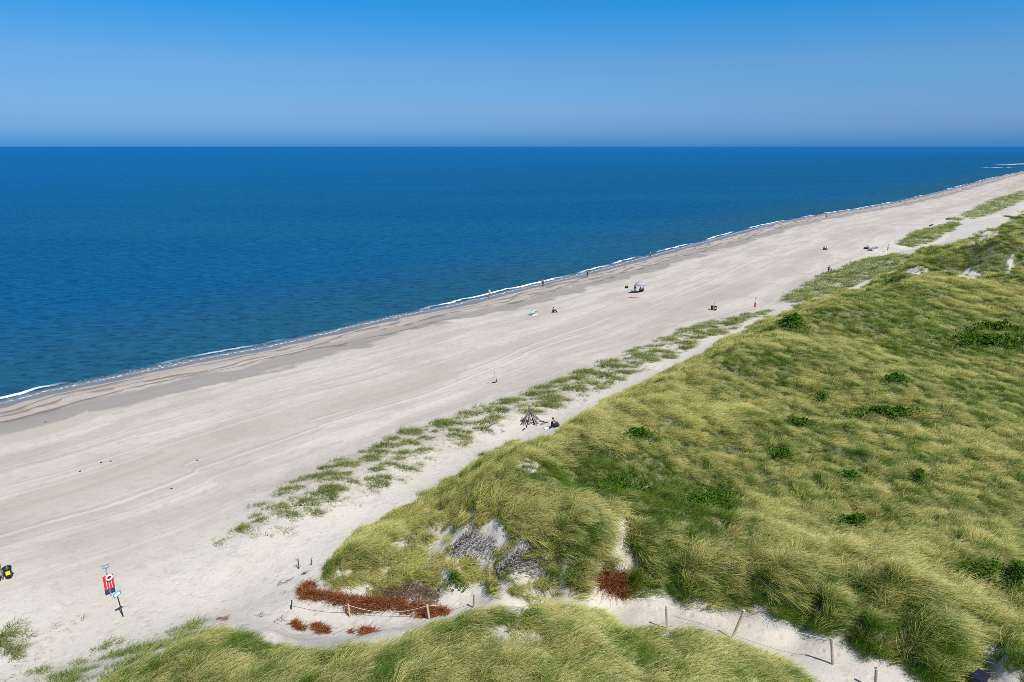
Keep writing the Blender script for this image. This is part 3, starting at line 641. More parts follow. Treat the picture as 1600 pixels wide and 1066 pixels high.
class MB:
    def __init__(s): s.v = []; s.f = []
    def add(s, V, F):
        o = len(s.v); s.v += [tuple(p) for p in V]; s.f += [tuple(i + o for i in q) for q in F]
    def tube(s, pts, rad, n=7, cap=True):
        pts = [Vector(p) for p in pts]; k = len(pts); rad = rad if isinstance(rad, (list, tuple)) else [rad] * k
        V = []; F = []
        for i, p in enumerate(pts):
            d = (pts[min(i + 1, k - 1)] - pts[max(i - 1, 0)]).normalized()
            a = d.orthogonal().normalized() if abs(d.z) < .9 else (Vector((0, 1, 0)) - d * d.y).normalized()
            b = d.cross(a)
            for j in range(n):
                t = 6.28318 * j / n; V.append(p + (a * math.cos(t) + b * math.sin(t)) * rad[i])
        for i in range(k - 1):
            for j in range(n):
                F.append((i * n + j, i * n + (j + 1) % n, (i + 1) * n + (j + 1) % n, (i + 1) * n + j))
        if cap: F.append(tuple(range(n))[::-1]); F.append(tuple((k - 1) * n + j for j in range(n)))
        s.add(V, F); return s
    def box(s, c, size, mat=None, bev=.0):
        c = Vector(c); x, y, z = [q / 2 for q in size]; b = min(bev, x * .9, y * .9, z * .9)
        bm = bmesh.new(); bmesh.ops.create_cube(bm, size=1.0)
        for v in bm.verts: v.co = Vector((v.co.x * 2 * x, v.co.y * 2 * y, v.co.z * 2 * z))
        if b > 0: bmesh.ops.bevel(bm, geom=list(bm.edges), offset=b, segments=2, affect='EDGES', profile=.6)
        bm.verts.index_update()
        s.add([c + (mat @ v.co if mat else v.co) for v in bm.verts], [[v.index for v in f.verts] for f in bm.faces]); bm.free(); return s
    def lathe(s, prof, n=16, c=(0, 0, 0), mat=None):
        V = []; F = []
        for (r, z) in prof:
            for j in range(n):
                p = Vector((r * math.cos(6.28318 * j / n), r * math.sin(6.28318 * j / n), z)); V.append(Vector(c) + (mat @ p if mat else p))
        for i in range(len(prof) - 1):
            for j in range(n): F.append((i * n + j, i * n + (j + 1) % n, (i + 1) * n + (j + 1) % n, (i + 1) * n + j))
        s.add(V, F); return s
    def build(s, name, mat, parent=None, smooth=False):
        me = bpy.data.meshes.new(name); me.from_pydata([tuple(v) for v in s.v], [], s.f); me.materials.append(mat)
        if smooth: me.polygons.foreach_set('use_smooth', [True] * len(me.polygons))
        me.update(); o = bpy.data.objects.new(name, me); COL.objects.link(o)
        if parent: o.parent = parent
        return o
def thing(name, loc, label, cat, group=None, rz=0.0, tilt=(0, 0)):
    o = bpy.data.objects.new(name, None); COL.objects.link(o); o.location = loc; o.rotation_euler = (tilt[0], tilt[1], rz); o.empty_display_size = .3
    return set_props(o, label, cat, group)
def copy_thing(o, loc, rz, label):
    c = o.copy(); COL.objects.link(c); c.location = loc; c.rotation_euler = (0, 0, rz); c['label'] = label
    for ch in o.children:
        k = ch.copy(); COL.objects.link(k); k.parent = c
        for g in ch.children:
            q = g.copy(); COL.objects.link(q); q.parent = k
    return c
def face(p): return math.atan2(-p.x, p.y)         # turn a thing's -Y side to the viewer's side of the beach

# ---- twiggy heaps
def twig_mat(name, cols):
    m, t, b = new_mat(name); br = t.attr('br')
    c = t.mix(t.rng(br, 0, .5), cols[0], cols[1]); c = t.mix(t.rng(br, .5, 1.0), c, cols[2])
    t.put(b.inputs['Base Color'], c); b.inputs['Roughness'].default_value = .9; b.inputs['Specular IOR Level'].default_value = .1
    return m
M_RED = twig_mat('rust_brush', ((.045, .016, .010), (.21, .066, .026), (.42, .17, .06)))
M_BRN = twig_mat('brown_brush', ((.07, .045, .03), (.16, .095, .06), (.26, .17, .11)))
M_GRY = twig_mat('grey_brush', ((.085, .074, .066), (.22, .195, .175), (.42, .385, .35)))
def sticks(name, base, dirs, length, width, mat, g, segs=3, sag=.25, parent=None):
    n = len(base); d = dirs / np.linalg.norm(dirs, axis=1)[:, None]; br = g.random(n)
    side = np.cross(d, g.normal(0, 1, (n, 3))); side /= np.linalg.norm(side, axis=1)[:, None]
    sd2 = np.cross(d, side)
    V = []; B = []; curve = g.normal(0, 1, (n, 3)) * .25; curve[:, 2] -= sag
    V = []
    p = base.copy(); pts = [p]
    dd = d.copy()
    for k in range(segs):
        p = p + dd * (length / segs)[:, None]; pts.append(p); dd = dd + curve / segs; dd /= np.linalg.norm(dd, axis=1)[:, None]
    for k, q in enumerate(pts):                       # three-sided tapering twigs
        w = (width * (1 - .75 * k / segs))[:, None]
        V += [q + side * w, q - side * w * .5 + sd2 * w * .87, q - side * w * .5 - sd2 * w * .87]; B += [br] * 3
    V = np.stack(V, 1).reshape(-1, 3); B = np.stack(B, 1).ravel(); b0 = (np.arange(n) * 3 * (segs + 1))[:, None]
    F = np.concatenate([b0 + np.array([3 * k + i, 3 * k + (i + 1) % 3, 3 * k + 3 + (i + 1) % 3, 3 * k + 3 + i]) for k in range(segs) for i in range(3)], 0)
    o = mesh_np(name, V, F, mat, dict(br=B), smooth=False); COL.objects.link(o)
    if parent: o.parent = parent
    return o
def in_poly(px, n, g):
    q = poly(px); lo, hi = q.min(0), q.max(0); X = []
    while sum(len(a) for a in X) < n:
        c = lo + (hi - lo) * g.random((4 * n, 2)); X.append(c[sdist(q, c[:, 0], c[:, 1]) > 0])
    return np.concatenate(X)[:n], q
def heap(px, n, mat, label, seed, hgt=.45, L=(.2, .5), w=.007, lean=(0, 0), flat_=.6, name='brushwood_heap', cat='brushwood', parent=None, ragged=.2):
    g = np.random.default_rng(seed); xy, q = in_poly(px, n, g)
    s = sdist(q, xy[:, 0], xy[:, 1]); kp = s + ragged * fbm(xy[:, 0] * 1.7, xy[:, 1] * 1.7, seed, 3) > .06
    xy = xy[kp]; n = len(xy); st_ = g.random(n) < .05; xy = xy + g.normal(0, .16, (n, 2)) * st_[:, None]; s = sdist(q, xy[:, 0], xy[:, 1]); top = hgt * sstep(s, 0, .5) * (.75 + .5 * noise(xy[:, 0] * 1.3, xy[:, 1] * 1.3, seed))
    z = H(xy[:, 0], xy[:, 1]) + top * np.sqrt(g.random(n))
    th = g.random(n) * 6.283; d = np.stack([np.cos(th) + lean[0], np.sin(th) + lean[1], g.normal(.35, .45, n) * (1 - flat_) * 2], 1)
    length = L[0] + (L[1] - L[0]) * g.random(n); base = np.stack([xy[:, 0], xy[:, 1], z], 1)
    o = sticks(name, base, d, length, w * (.6 + .9 * g.random(n)), mat, g, parent=parent)
    if parent is None: set_props(o, label, cat)
    return o
def branch_heap(px, n, mat, label, seed, parts, **kw):
    q = P(*np.array(px, float).T, H); c = q.mean(0)
    o = heap(px, n, mat, label, seed, **kw)
    for (px2, n2, m2, kw2) in parts:
        heap(px2, n2, m2, None, seed + 7, name='branch_layer', parent=o, **kw2)
    return o
branch_heap([(464, 922), (476, 918), (490, 922), (520, 926), (560, 932), (600, 934), (640, 940), (680, 946), (704, 952), (700, 962), (672, 967), (640, 962), (600, 956), (566, 962), (552, 960), (520, 948), (490, 941), (466, 938)], 9000, M_RED,
    'long rust red heap of dead pine brush lying along the sandy path', 301,
    [([(575, 936), (600, 916), (650, 912), (690, 920), (690, 944), (650, 944), (610, 940)], 2200, M_BRN, dict(hgt=.3, L=(.2, .6), w=.007)),
     ([(470, 914), (492, 906), (496, 926), (470, 928)], 420, M_RED, dict(hgt=.35, L=(.3, .6), w=.008, flat_=.3)),
     ([(575, 934), (640, 926), (640, 934), (580, 942)], 60, M_GRY, dict(hgt=.5, L=(.6, 1.5), w=.012, lean=(1.5, .6)))], hgt=.40, L=(.18, .5), w=.008, ragged=.34)
heap([(450, 974), (462, 968), (478, 976), (478, 986), (462, 984)], 620, M_RED, 'low ragged rust brown brush heap farthest left above the near mound', 311, hgt=.35, L=(.15, .4), w=.009)
heap([(484, 976), (498, 974), (514, 982), (516, 990), (496, 990), (484, 984)], 1300, M_RED, 'rounded dark rust brush heap between the ragged one and the pair by the near mound', 312, hgt=.5, L=(.15, .38), w=.009)
heap([(536, 986), (542, 983), (551, 983), (554, 989), (538, 990)], 420, M_RED, 'small rust brush heap just left of its larger neighbour by the near mound', 313, hgt=.4, L=(.15, .35), w=.009)
heap([(558, 984), (568, 979), (586, 980), (588, 990), (560, 991)], 900, M_RED, 'dark red brush heap at the right end of the row above the near mound', 314, hgt=.45, L=(.15, .38), w=.009)
heap([(336, 966), (346, 963), (360, 966), (356, 970), (340, 971)], 120, M_RED, 'few thin reddish twigs strewn on sand left of the brush heaps', 315, hgt=.1, L=(.15, .45), w=.010, name='dead_twigs', cat='twigs')
bh = heap([(930, 892), (944, 884), (960, 886), (978, 898), (988, 916), (984, 930), (960, 932), (942, 922), (930, 908)], 2400, M_RED, 'bushy red brown brush heap where the narrow trail meets the path', 316, hgt=.32, L=(.3, .85), w=.010, flat_=.25, ragged=.42)
heap([(930, 876), (948, 872), (952, 888), (934, 892)], 16, M_GRY, None, 317, hgt=.9, L=(.6, 1.2), w=.022, lean=(1, .3), name='bleached_branch', parent=bh)
heap([(690, 860), (730, 828), (775, 840), (790, 866), (760, 890), (700, 884)], 720, M_GRY, 'grey bleached dead branches strewn over the bare sandy slope', 321, hgt=.5, L=(.4, 1.2), w=.014, lean=(1.1, .9), flat_=.8, name='dead_branches', cat='branches')
heap([(755, 900), (790, 875), (840, 856), (858, 868), (820, 905), (770, 920)], 1000, M_GRY, 'dense tangle of grey brown branches right of the bright green bush', 322, hgt=.75, L=(.4, 1.3), w=.014, lean=(1.1, .9), flat_=.8, name='dead_branches', cat='branches')
heap([(648, 900), (676, 872), (692, 880), (670, 906)], 700, M_GRY, 'small drift of dark dead branches left of the bright green bush', 323, hgt=.5, L=(.3, .9), w=.010, lean=(1.1, .9), flat_=.8, name='dead_branches', cat='branches')
for (px_, py_, L_, lab) in ((436, 915, .7, 'dark curved dead twig on sand beside the footpath entrance'), (441, 927, .35, 'short dark twig lying nearest the dark rope post'), (475, 898, .8, 'reddish dead branch lying on sand by the dune foot'), (404, 963, .45, 'small dark twig on sand above the near mound crest'), (434, 972, .7, 'low dark line of twigs left of the brush heaps'), (452, 907, .4, 'thin upright twig left of the red heap')):
    p = at(px_, py_); g = np.random.default_rng(int(px_)); n = 7
    th = g.normal(.5, .5, n); b_ = np.tile(np.array(p), (n, 1)) + g.normal(0, .12, (n, 3)) * (1, 1, .2) + (0, 0, .05)
    o = sticks('dead_twig', b_, np.stack([np.cos(th), np.sin(th), g.normal(.15, .15, n)], 1), L_ * (.5 + .5 * g.random(n)), np.full(n, .016), M_GRY if px_ != 475 else M_BRN, g)
    set_props(o, lab, 'twig')
# bare saplings
def sapling(px_, py_, h, n, label, seed):
    p = at(px_, py_); g = np.random.default_rng(seed)
    t_ = thing('bare_sapling', p, label, 'sapling')
    stem = MB().tube([(0, 0, -.1), (.02, 0, h * .4), (.0, .03, h)], [.03, .022, .006], 6).build('stem', M['darkwood'], t_)
    th = g.random(n) * 6.283; z = g.random(n) * h * .8
    sticks('twigs', np.stack([0 * th, 0 * th, z], 1), np.stack([np.cos(th), np.sin(th), g.normal(1.2, .4, n)], 1), h * .5 * (.4 + g.random(n) * .6), np.full(n, .012), M_GRY, g, sag=-.2, parent=t_)
sapling(467, 889, .95, 16, 'bare dark sapling standing on the pale sand', 3)
sapling(487, 883, .5, 14, 'stunted leafless bush on sand right of the bare sapling', 4)

# ---- low shrubs growing in the grass
M_LEAF = new_mat('shrub_leaf')
def leafmat():
    m, t, b = M_LEAF; br = t.attr('br'); rn = t.node('ShaderNodeObjectInfo').outputs['Random']
    c = t.mix(br, (.026, .080, .008), (.115, .225, .018)); c = t.mix(t.m('MULTIPLY', rn, .5), c, (.10, .17, .02))
    d = t.node('ShaderNodeBsdfDiffuse'); t.put(d.inputs['Color'], c); tr = t.node('ShaderNodeBsdfTranslucent'); t.put(tr.inputs['Color'], c)
    ms = t.node('ShaderNodeMixShader'); ms.inputs[0].default_value = .25; t.l.new(d.outputs[0], ms.inputs[1]); t.l.new(tr.outputs[0], ms.inputs[2]); t.l.new(ms.outputs[0], t.n['Material Output'].inputs[0]); t.n.remove(b)
    return m
M_LF = leafmat()
def shrub(px_, py_, rx, ry, h, label, seed, dens=1.0):
    c, inv, u, v = frame_at(px_, py_, rx, ry); g = np.random.default_rng(seed)
    area = abs(u[0] * v[1] - u[1] * v[0]) * 3.1416; dist = np.hypot(*c); ls = .07 * max(1, dist / 45)
    n = int(min(16000, area * 1.0 / (ls * ls) * 2.2 * dens))
    a = g.random(n) * 6.283; r = np.minimum(np.abs(g.normal(0, .62, n)), 1.35); e = 1 + .35 * noise(np.cos(a) * 1.7 + seed, np.sin(a) * 1.7, seed)
    xy = c + (np.cos(a) * r * e)[:, None] * u + (np.sin(a) * r * e)[:, None] * v
    top = h * np.clip(1 - r ** 2 * .5, .3, 1) * np.clip(.95 + .5 * fbm(xy[:, 0] / .7, xy[:, 1] / .7, seed, 2), .55, 1.6)
    z = H(xy[:, 0], xy[:, 1]) + top * (1 - .5 * g.random(n) ** 2)
    ctr = np.stack([xy[:, 0], xy[:, 1], z], 1); n1 = g.normal(0, 1, (n, 3)) + (0, 0, .9); n1 /= np.linalg.norm(n1, axis=1)[:, None]
    s1 = np.cross(n1, g.normal(0, 1, (n, 3))); s1 /= np.linalg.norm(s1, axis=1)[:, None]; s2 = np.cross(n1, s1); w = (ls * (.6 + .8 * g.random(n)))[:, None]
    V = np.stack([ctr - s1 * w, ctr + s2 * w * .55, ctr + s1 * w, ctr - s2 * w * .55], 1).reshape(-1, 3)
    F = np.arange(n * 4).reshape(n, 4); B = np.repeat(g.random(n), 4)
    z0 = H(*c); origin = np.array([c[0], c[1], float(z0)])
    o = mesh_np('low_shrub', V - origin, F, M_LF, dict(br=B), smooth=False); COL.objects.link(o); o.location = origin; set_props(o, label, 'shrub')

for a_ in SHRUBS:
    shrub(*a_, seed=int(a_[0]))

# ---- rope fences along the path
def sag(a, b, s, n=14):
    return [Vector(a).lerp(Vector(b), i / n) - Vector((0, 0, s * 4 * (i / n) * (1 - i / n))) for i in range(n + 1)]
def up_to(px_, py_, base):
    """the point above BASE (same distance away) seen at this pixel"""
    d = raydir(px_, py_); k = math.hypot(base.x, base.y) / math.hypot(d[0], d[1]); return Vector((d[0] * k, d[1] * k, CAM_Z + d[2] * k))
def fence(posts, label, group, ropes, rmat):
    b0 = at(*posts[0][1]); t_ = thing('rope_fence', b0, label, 'fence', group); tops = []
    for (top, base, rad, mat) in posts:
        b = at(*base); tp = up_to(*top, b) - b0; tops.append(tp); b = b - b0
        MB().tube([b - (tp - b) * .2, b, tp * .5 + b * .5, tp], [rad, rad, rad * .97, rad * .9], 9).build('post', M[mat], t_)
    for (i, j, s, hh) in ropes:
        a = tops[i] if isinstance(i, int) else up_to(*i[0], at(*i[1])) - b0; b = tops[j] if isinstance(j, int) else up_to(*j[0], at(*j[1])) - b0
        MB().tube(sag(a - Vector((0, 0, hh)), b - Vector((0, 0, hh)), s), .013, 6).build('rope', M[rmat], t_)
    return t_
fence([((456, 938), (455, 952), .04, 'darkwood'), ((544, 944), (547, 964), .05, 'palewood'), ((667, 945), (671, 967), .055, 'palewood'), ((740, 930), (740, 949), .05, 'greywood')],
      'slack pale rope fence on short posts in front of the long red heap', None, [(0, 1, .25, .08), (1, 2, .42, .06), (2, 3, .12, .08)], 'rope')
fence([((1163, 954), (1144, 998), .065, 'palewood'), ((1299, 998), (1301, 1038), .055, 'wood')],
      'taut rope fence on two tall posts along the far side of the path', None, [(((1068, 950), (1068, 968)), 0, .03, .06), (0, 1, .16, .06)], 'wire')
def post(top, base, rad, mat, label):
    b = at(*base); tp = up_to(*top, b) - b; t_ = thing('path_post', b, label, 'post')
    MB().tube([tp * -.2, (0, 0, 0), tp * .5, tp], [rad, rad, rad * .98, rad * .92], 9).build('stake', M[mat], t_)
    MB().tube([tp * .93, tp * .97], [rad * 1.12, rad * 1.12], 9).build('rope_loop', M['rope'], t_)
post((1041, 948), (1042, 981), .05, 'wood', 'single weathered post on the near edge of the sandy path')
post((1369, 1043), (1368, 1078), .055, 'greywood', 'grey post rising from the bottom edge beside the path')

# ---- beach furniture
def waste_station(p, rz, label):
    t_ = thing('waste_bins', p, label, 'waste bin', 'paired waste bins on the beach', rz)
    MB().tube([(0, 0, -.2), (0, 0, 1.5)], .045, 9).build('pole', M['greywood'], t_)
    for s in (-1, 1):
        c = Vector((s * .29, -.02, 0))
        b = MB().lathe([(.0, .06), (.17, .06), (.20, .30), (.235, .74), (.215, .74), (.18, .30), (.0, .12)], 18, c).build('bin', M['bin'], t_, True)
        MB().lathe([(.215, .755), (.25, .755), (.255, .70), (.24, .70)], 18, c).build('rim', M['lid'], b, True)
        if s == 1: MB().box(c + Vector((0, -.225, .46)), (.24, .012, .27), Matrix.Rotation(R(5), 3, 'X'), .004).build('label_plate', M['yellow'], b)
    return t_
p = at(5.0, 906); w0 = waste_station(p, face(p), 'dark waste bins with a yellow plate at the left picture edge')
p = at(1115, 485); copy_thing(w0, p, face(p), 'small dark waste bins with a yellow plate far down the beach')
def rescue_post(p, rz, label):
    t_ = thing('rescue_post', p, label, 'rescue post', 'red beach rescue posts', rz)
    MB().tube([(0, 0, -.2), (0, 0, 2.0)], .035, 9).build('pole', M['steel'], t_)
    sg = MB().box((0, -.045, 2.03), (.36, .02, .24), None, .006).build('sign_panel', M['blue'], t_)
    MB().box((0, -.0585, 2.03), (.27, .004, .035)).build('sign_mark', M['white'], sg)
    cb = MB().box((0, -.07, .98), (.54, .05, .92), None, .012).build('red_board', M['red'], t_)
    for x in (-.2, -.07, .07, .2): MB().box((x, -.104, .93), (.085, .016, .80), None, .006).build('red_slat', M['red'], cb)
    for x in (-.135, 0, .135): MB().box((x, -.1, .88), (.03, .006, .6)).build('white_stripe', M['white'], cb)
    ring = MB(); V = []; F = []
    n, k = 26, 10
    for i in range(n):
        for j in range(k):
            a = 6.28318 * i / n; b = 6.28318 * j / k; rr_ = .15 + .05 * math.cos(b); V.append((rr_ * math.cos(a) + .04, -.17 + .055 * math.sin(b), 1.32 + rr_ * math.sin(a)))
            F.append((i * k + j, i * k + (j + 1) % k, ((i + 1) % n) * k + (j + 1) % k, ((i + 1) % n) * k + j))
    ring.add(V, F); ring.build('lifebuoy', M['white'], t_, True)
    return t_
p = at(173.5, 931); r0 = rescue_post(p, face(p) + .2, 'red rescue post with white lifebuoy and blue grey sign on near beach')
p = at(1179.5, 485); copy_thing(r0, p, face(p) - 1.2, 'thin red rescue post beyond the far waste bins')
p = at(1387, 394); copy_thing(r0, p, face(p) - 1.2, 'farthest tiny red rescue post by the grassy foredune')
p = at(192.5, 963.5); rz_ = face(p) + .25
t_ = thing('beach_sign', p, 'teal bordered white sign on a slim dark pole nearest the camera', 'sign', None, rz_, (0, R(-4)))
MB().tube([(0, 0, -.2), (0, 0, 1.48)], .032, 9).build('pole', M['darkwood'], t_)
bm_ = MB(); ang = [6.28318 * i / 28 for i in range(28)]
def oval(rx, rz2, y0, y1, cz, slant):
    pr = [(rx * math.copysign(abs(math.cos(a)) ** .5, math.cos(a)), rz2 * math.copysign(abs(math.sin(a)) ** .5, math.sin(a))) for a in ang]
    V = [(x, y0, cz + z + x * slant) for x, z in pr] + [(x, y1, cz + z + x * slant) for x, z in pr]; n = len(ang)
    return V, [tuple(range(n)), tuple(range(2 * n - 1, n - 1, -1))] + [(i, n + i, n + (i + 1) % n, (i + 1) % n) for i in range(n)]
b1 = MB(); b1.add(*oval(.21, .15, -.05, -.03, 1.56, .25)); pl_ = b1.build('sign_plate', M['teal'], t_)
b2 = MB(); b2.add(*oval(.15, .095, -.056, -.0505, 1.56, .25)); b2.build('white_face', M['white'], pl_)
b3 = MB(); b3.box((0, -.058, 1.56), (.16, .004, .022), Matrix.Rotation(-.25, 3, 'Y')); b3.build('teal_mark', M['teal'], pl_)

# dark bin whose top just enters at the bottom edge
p = at(1526, 1082); t_ = thing('waste_box', p, 'dark navy waste box with tilted lid cut by the bottom picture edge', 'waste bin', None, .5)
MB().box((0, 0, .33), (.42, .36, .66), None, .03).build('box_body', M['bin'], t_)
l_ = MB().box((.03, 0, .72), (.50, .44, .05), Matrix.Rotation(R(-14), 3, 'Y'), .015).build('lid', M['navy'], t_)
MB().box((.16, -.23, .66), (.12, .03, .03), None, .008).build('handle', M['steel'], l_)

# ---- driftwood
def lean_tent(px_, py_):
    p = at(px_, py_); g = np.random.default_rng(8)
    t_ = thing('driftwood_stack', p, 'conical stack of grey driftwood poles on pale sand left of the seated person', 'driftwood')
    for i in range(17):
        a = i / 17 * 6.283 + g.normal(0, .15); r = 1.0 + g.normal(0, .2); h = 1.35 + g.normal(0, .15)
        b = Vector((math.cos(a) * r, math.sin(a) * r, -.05)); tp = Vector((math.cos(a + 2.8) * .15, math.sin(a + 2.8) * .15, h + (.35 if i % 5 == 0 else 0)))
        m = b.lerp(tp, .5) + Vector((g.normal(0, .05), g.normal(0, .05), .03)); rd = .045 + .03 * g.random()
        MB().tube([b, m, tp], [rd, rd * .9, rd * .55], 7).build('pole', M['greywood'] if i % 3 else M['darkwood'], t_)
    for i in range(7):
        a = g.random() * 6.283; r = 1.0 + g.random() * .7; c = Vector((math.cos(a) * r, math.sin(a) * r - .1, .05)); d = Vector((g.normal(), g.normal(), .1)).normalized() * (.35 + .3 * g.random())
        MB().tube([c - d, c, c + d], [.05, .06, .045], 7).build('fallen_log', M['darkwood'] if i % 2 else M['wood'], t_)
lean_tent(827, 661)
def log(px0, px1, rad, label, mat='greywood'):
    a = at(*px0); b = at(*px1); t_ = thing('driftwood_log', a, label, 'driftwood'); d = b - a
    MB().tube([(0, 0, rad * .7), d * .35 + Vector((.05, .04, rad * .8)), d * .7 + Vector((0, -.04, rad)), d + Vector((0, 0, rad * .8))], [rad, rad * 1.1, rad * .9, rad * .5], 8).build('trunk', M[mat], t_)
    side = Vector((-d.y, d.x, .5 * d.length)).normalized()
    MB().tube([d * .55 + Vector((0, 0, rad)), d * .7 + side * .35 + Vector((0, 0, rad)), d * .8 + side * .55 + Vector((0, 0, rad))], [rad * .5, rad * .35, rad * .15], 6).build('branch_stub', M[mat], t_)
log((759, 670), (774, 660), .10, 'grey driftwood log left of the conical driftwood stack')
log((783, 676), (789, 674), .05, 'short grey stick lying below the conical driftwood stack')
log((1357, 424), (1369, 420), .24, 'dark long log lying on the sand at the far dune foot', 'darkwood')
log((1478, 344), (1484, 343), .32, 'dark lump of driftwood at the tip of a far grass strip', 'darkwood')
log((1452, 354), (1458, 352), .26, 'dark driftwood at the seaward side of the far grass strip', 'darkwood')
log((1249, 481), (1253, 478), .18, 'small dark stump at the dune foot below the crest', 'darkwood')
p = at(773.5, 597); t_ = thing('marker_stake', p, 'thin tilted stake with tangled driftwood at its foot on open beach', 'stake')
MB().tube([(0, 0, -.2), (-.02, 0, .7), (-.12, .05, 1.5)], [.025, .02, .012], 6).build('stake', M['greywood'], t_)
MB().tube([(.15, 0, .02), (.2, .02, .25), (.22, .0, .55)], [.06, .05, .02], 7).build('branch', M['darkwood'], t_)
MB().tube([(-.35, -.25, .04), (-.1, -.3, .07), (.1, -.28, .04)], [.05, .07, .04], 7).build('root', M['darkwood'], t_)
MB().tube([(-1.1, -.35, .02), (-.7, -.4, .035), (-.4, -.38, .02)], [.02, .03, .02], 6).build('branch', M['greywood'], t_)
for i, (px_, py_) in enumerate(((173, 721), (158, 723), (308, 720), (268, 764), (125, 737), (71, 660))):
    p = at(px_, py_); g = np.random.default_rng(50 + i); bm = bmesh.new(); bmesh.ops.create_icosphere(bm, subdivisions=2, radius=1)
    for v in bm.verts:
        f = 1 + .35 * float(noise(v.co.x * 1.3 + i, v.co.y * 1.3 + v.co.z, 5)); v.co = Vector((v.co.x * .10 * f, v.co.y * .07 * f, max(v.co.z, -.3) * .06 * f))
    me = bpy.data.meshes.new('beach_stone'); bm.to_mesh(me); bm.free(); me.materials.append(M['darkwood']); o = bpy.data.objects.new('beach_stone', me); COL.objects.link(o)
    o.location = p + Vector((0, 0, .02)); o.rotation_euler = (0, 0, i); set_props(o, 'small dark stone lying on the open beach sand', 'stone', 'dark stones scattered on the near beach')

# ---- people
def skel_mesh(name, J, E, mat, sub=1):
    bm = bmesh.new(); sk = bm.verts.layers.skin.verify(); vs = {}
    for k, (co, r) in J.items():
        v = bm.verts.new(co); v[sk].radius = (r, r) if not isinstance(r, tuple) else r; vs[k] = v
    first = next(iter(J)); vs[first][sk].use_root = True
    for a, b in E: bm.edges.new((vs[a], vs[b]))
    me = bpy.data.meshes.new(name); bm.to_mesh(me); bm.free(); me.materials.append(mat)
    o = bpy.data.objects.new(name, me); COL.objects.link(o)
    o.modifiers.new('skin', 'SKIN').use_smooth_shade = True; m = o.modifiers.new('smooth', 'SUBSURF'); m.levels = sub; m.render_levels = sub
    return o
def person(px_, py_, rz, label, pose='stand', top='navy', low='denim', hair='hair', group=None, scale=1.0, loc=None):
    p = loc or at(px_, py_)
    J = dict(pelvis=((0, 0, .95), .13), spine=((0, 0, 1.15), .12), chest=((0, 0, 1.36), .14), neck=((0, .01, 1.50), .055), skull=((0, -.01, 1.60), .085), crown=((0, 0, 1.70), .075))
    for s, n in ((-1, 'l'), (1, 'r')):
        J['sh' + n] = ((s * .18, 0, 1.42), .06); J['el' + n] = ((s * .24, .02, 1.15), .045); J['wr' + n] = ((s * .25, -.05, .92), .03); J['pm' + n] = ((s * .25, -.07, .85), .036)
        J['hp' + n] = ((s * .095, 0, .90), .095); J['kn' + n] = ((s * .10, -.02, .50), .06); J['an' + n] = ((s * .10, .02, .09), .042); J['to' + n] = ((s * .11, -.14, .035), .036)
    def mv(k, c): J[k] = (c, J[k][1])
    if pose == 'walk':
        mv('knl', (-.10, -.16, .52)); mv('anl', (-.10, -.20, .10)); mv('tol', (-.10, -.36, .05)); mv('knr', (.10, .04, .50)); mv('anr', (.10, .30, .14)); mv('tor', (.10, .18, .04))
        mv('ell', (-.24, .14, 1.16)); mv('wrl', (-.25, .16, .93)); mv('pml', (-.25, .17, .86)); mv('elr', (.24, -.06, 1.16)); mv('wrr', (.25, -.2, .97)); mv('pmr', (.25, -.24, .91))
    if pose == 'sit':
        for k, c in dict(pelvis=(0, 0, .13), spine=(0, .02, .34), chest=(0, -.02, .55), neck=(0, -.05, .69), skull=(0, -.08, .78), crown=(0, -.06, .88)).items(): mv(k, c)
        for s, n in ((-1, 'l'), (1, 'r')):
            for k, c in dict(sh=(s * .18, -.02, .60), el=(s * .26, -.20, .44), wr=(s * .18, -.40, .50), pm=(s * .15, -.46, .52), hp=(s * .095, -.04, .12), kn=(s * .15, -.42, .42), an=(s * .14, -.72, .07), to=(s * .15, -.88, .05)).items(): mv(k + n, c)
        if px_ == 863: mv('ell', (-.28, -.18, .50)); mv('wrl', (-.24, -.34, .70)); mv('pml', (-.22, -.38, .77))
    E = [('pelvis', 'spine'), ('spine', 'chest'), ('chest', 'neck'), ('neck', 'skull'), ('skull', 'crown')]
    for n in 'lr': E += [('chest', 'sh' + n), ('sh' + n, 'el' + n), ('el' + n, 'wr' + n), ('wr' + n, 'pm' + n), ('pelvis', 'hp' + n), ('hp' + n, 'kn' + n), ('kn' + n, 'an' + n), ('an' + n, 'to' + n)]
    shirtJ = {k: (J[k][0], J[k][1] * 1.13) for k in ('spine', 'pelvis', 'chest', 'shl', 'shr', 'ell', 'elr')}
    shirtE = [e for e in E if e[0] in shirtJ and e[1] in shirtJ]
    lowJ = {k: (J[k][0], J[k][1] * 1.16) for k in ('pelvis', 'hpl', 'hpr', 'knl', 'knr', 'anl', 'anr')}; lowE = [e for e in E if e[0] in lowJ and e[1] in lowJ]
    for n, s in (('l', -1), ('r', 1)):                       # five fingers to a hand
        pm = Vector(J['pm' + n][0]); d = (pm - Vector(J['wr' + n][0])).normalized(); sd_ = d.cross(Vector((s, 0, 0))).normalized()
        for i, (off, ln) in enumerate(((-.035, .055), (-.022, .075), (-.007, .082), (.009, .076), (.024, .06))):
            a = pm + sd_ * off + d * (.015 if i else -.01); b = a + (d + sd_ * (-.6 if i == 0 else 0)) * ln * .55; c = b + (d + Vector((-s * .4, 0, 0))) * ln * .5
            J[f'f{n}{i}a'] = (tuple(a), .010); J[f'f{n}{i}b'] = (tuple(b), .009); J[f'f{n}{i}c'] = (tuple(c), .007)
            E += [('pm' + n, f'f{n}{i}a'), (f'f{n}{i}a', f'f{n}{i}b'), (f'f{n}{i}b', f'f{n}{i}c')]
    sk = Vector(J['skull'][0]); J['nose'] = (tuple(sk + Vector((0, -.115, 0.0))), .014); E.append(('skull', 'nose'))
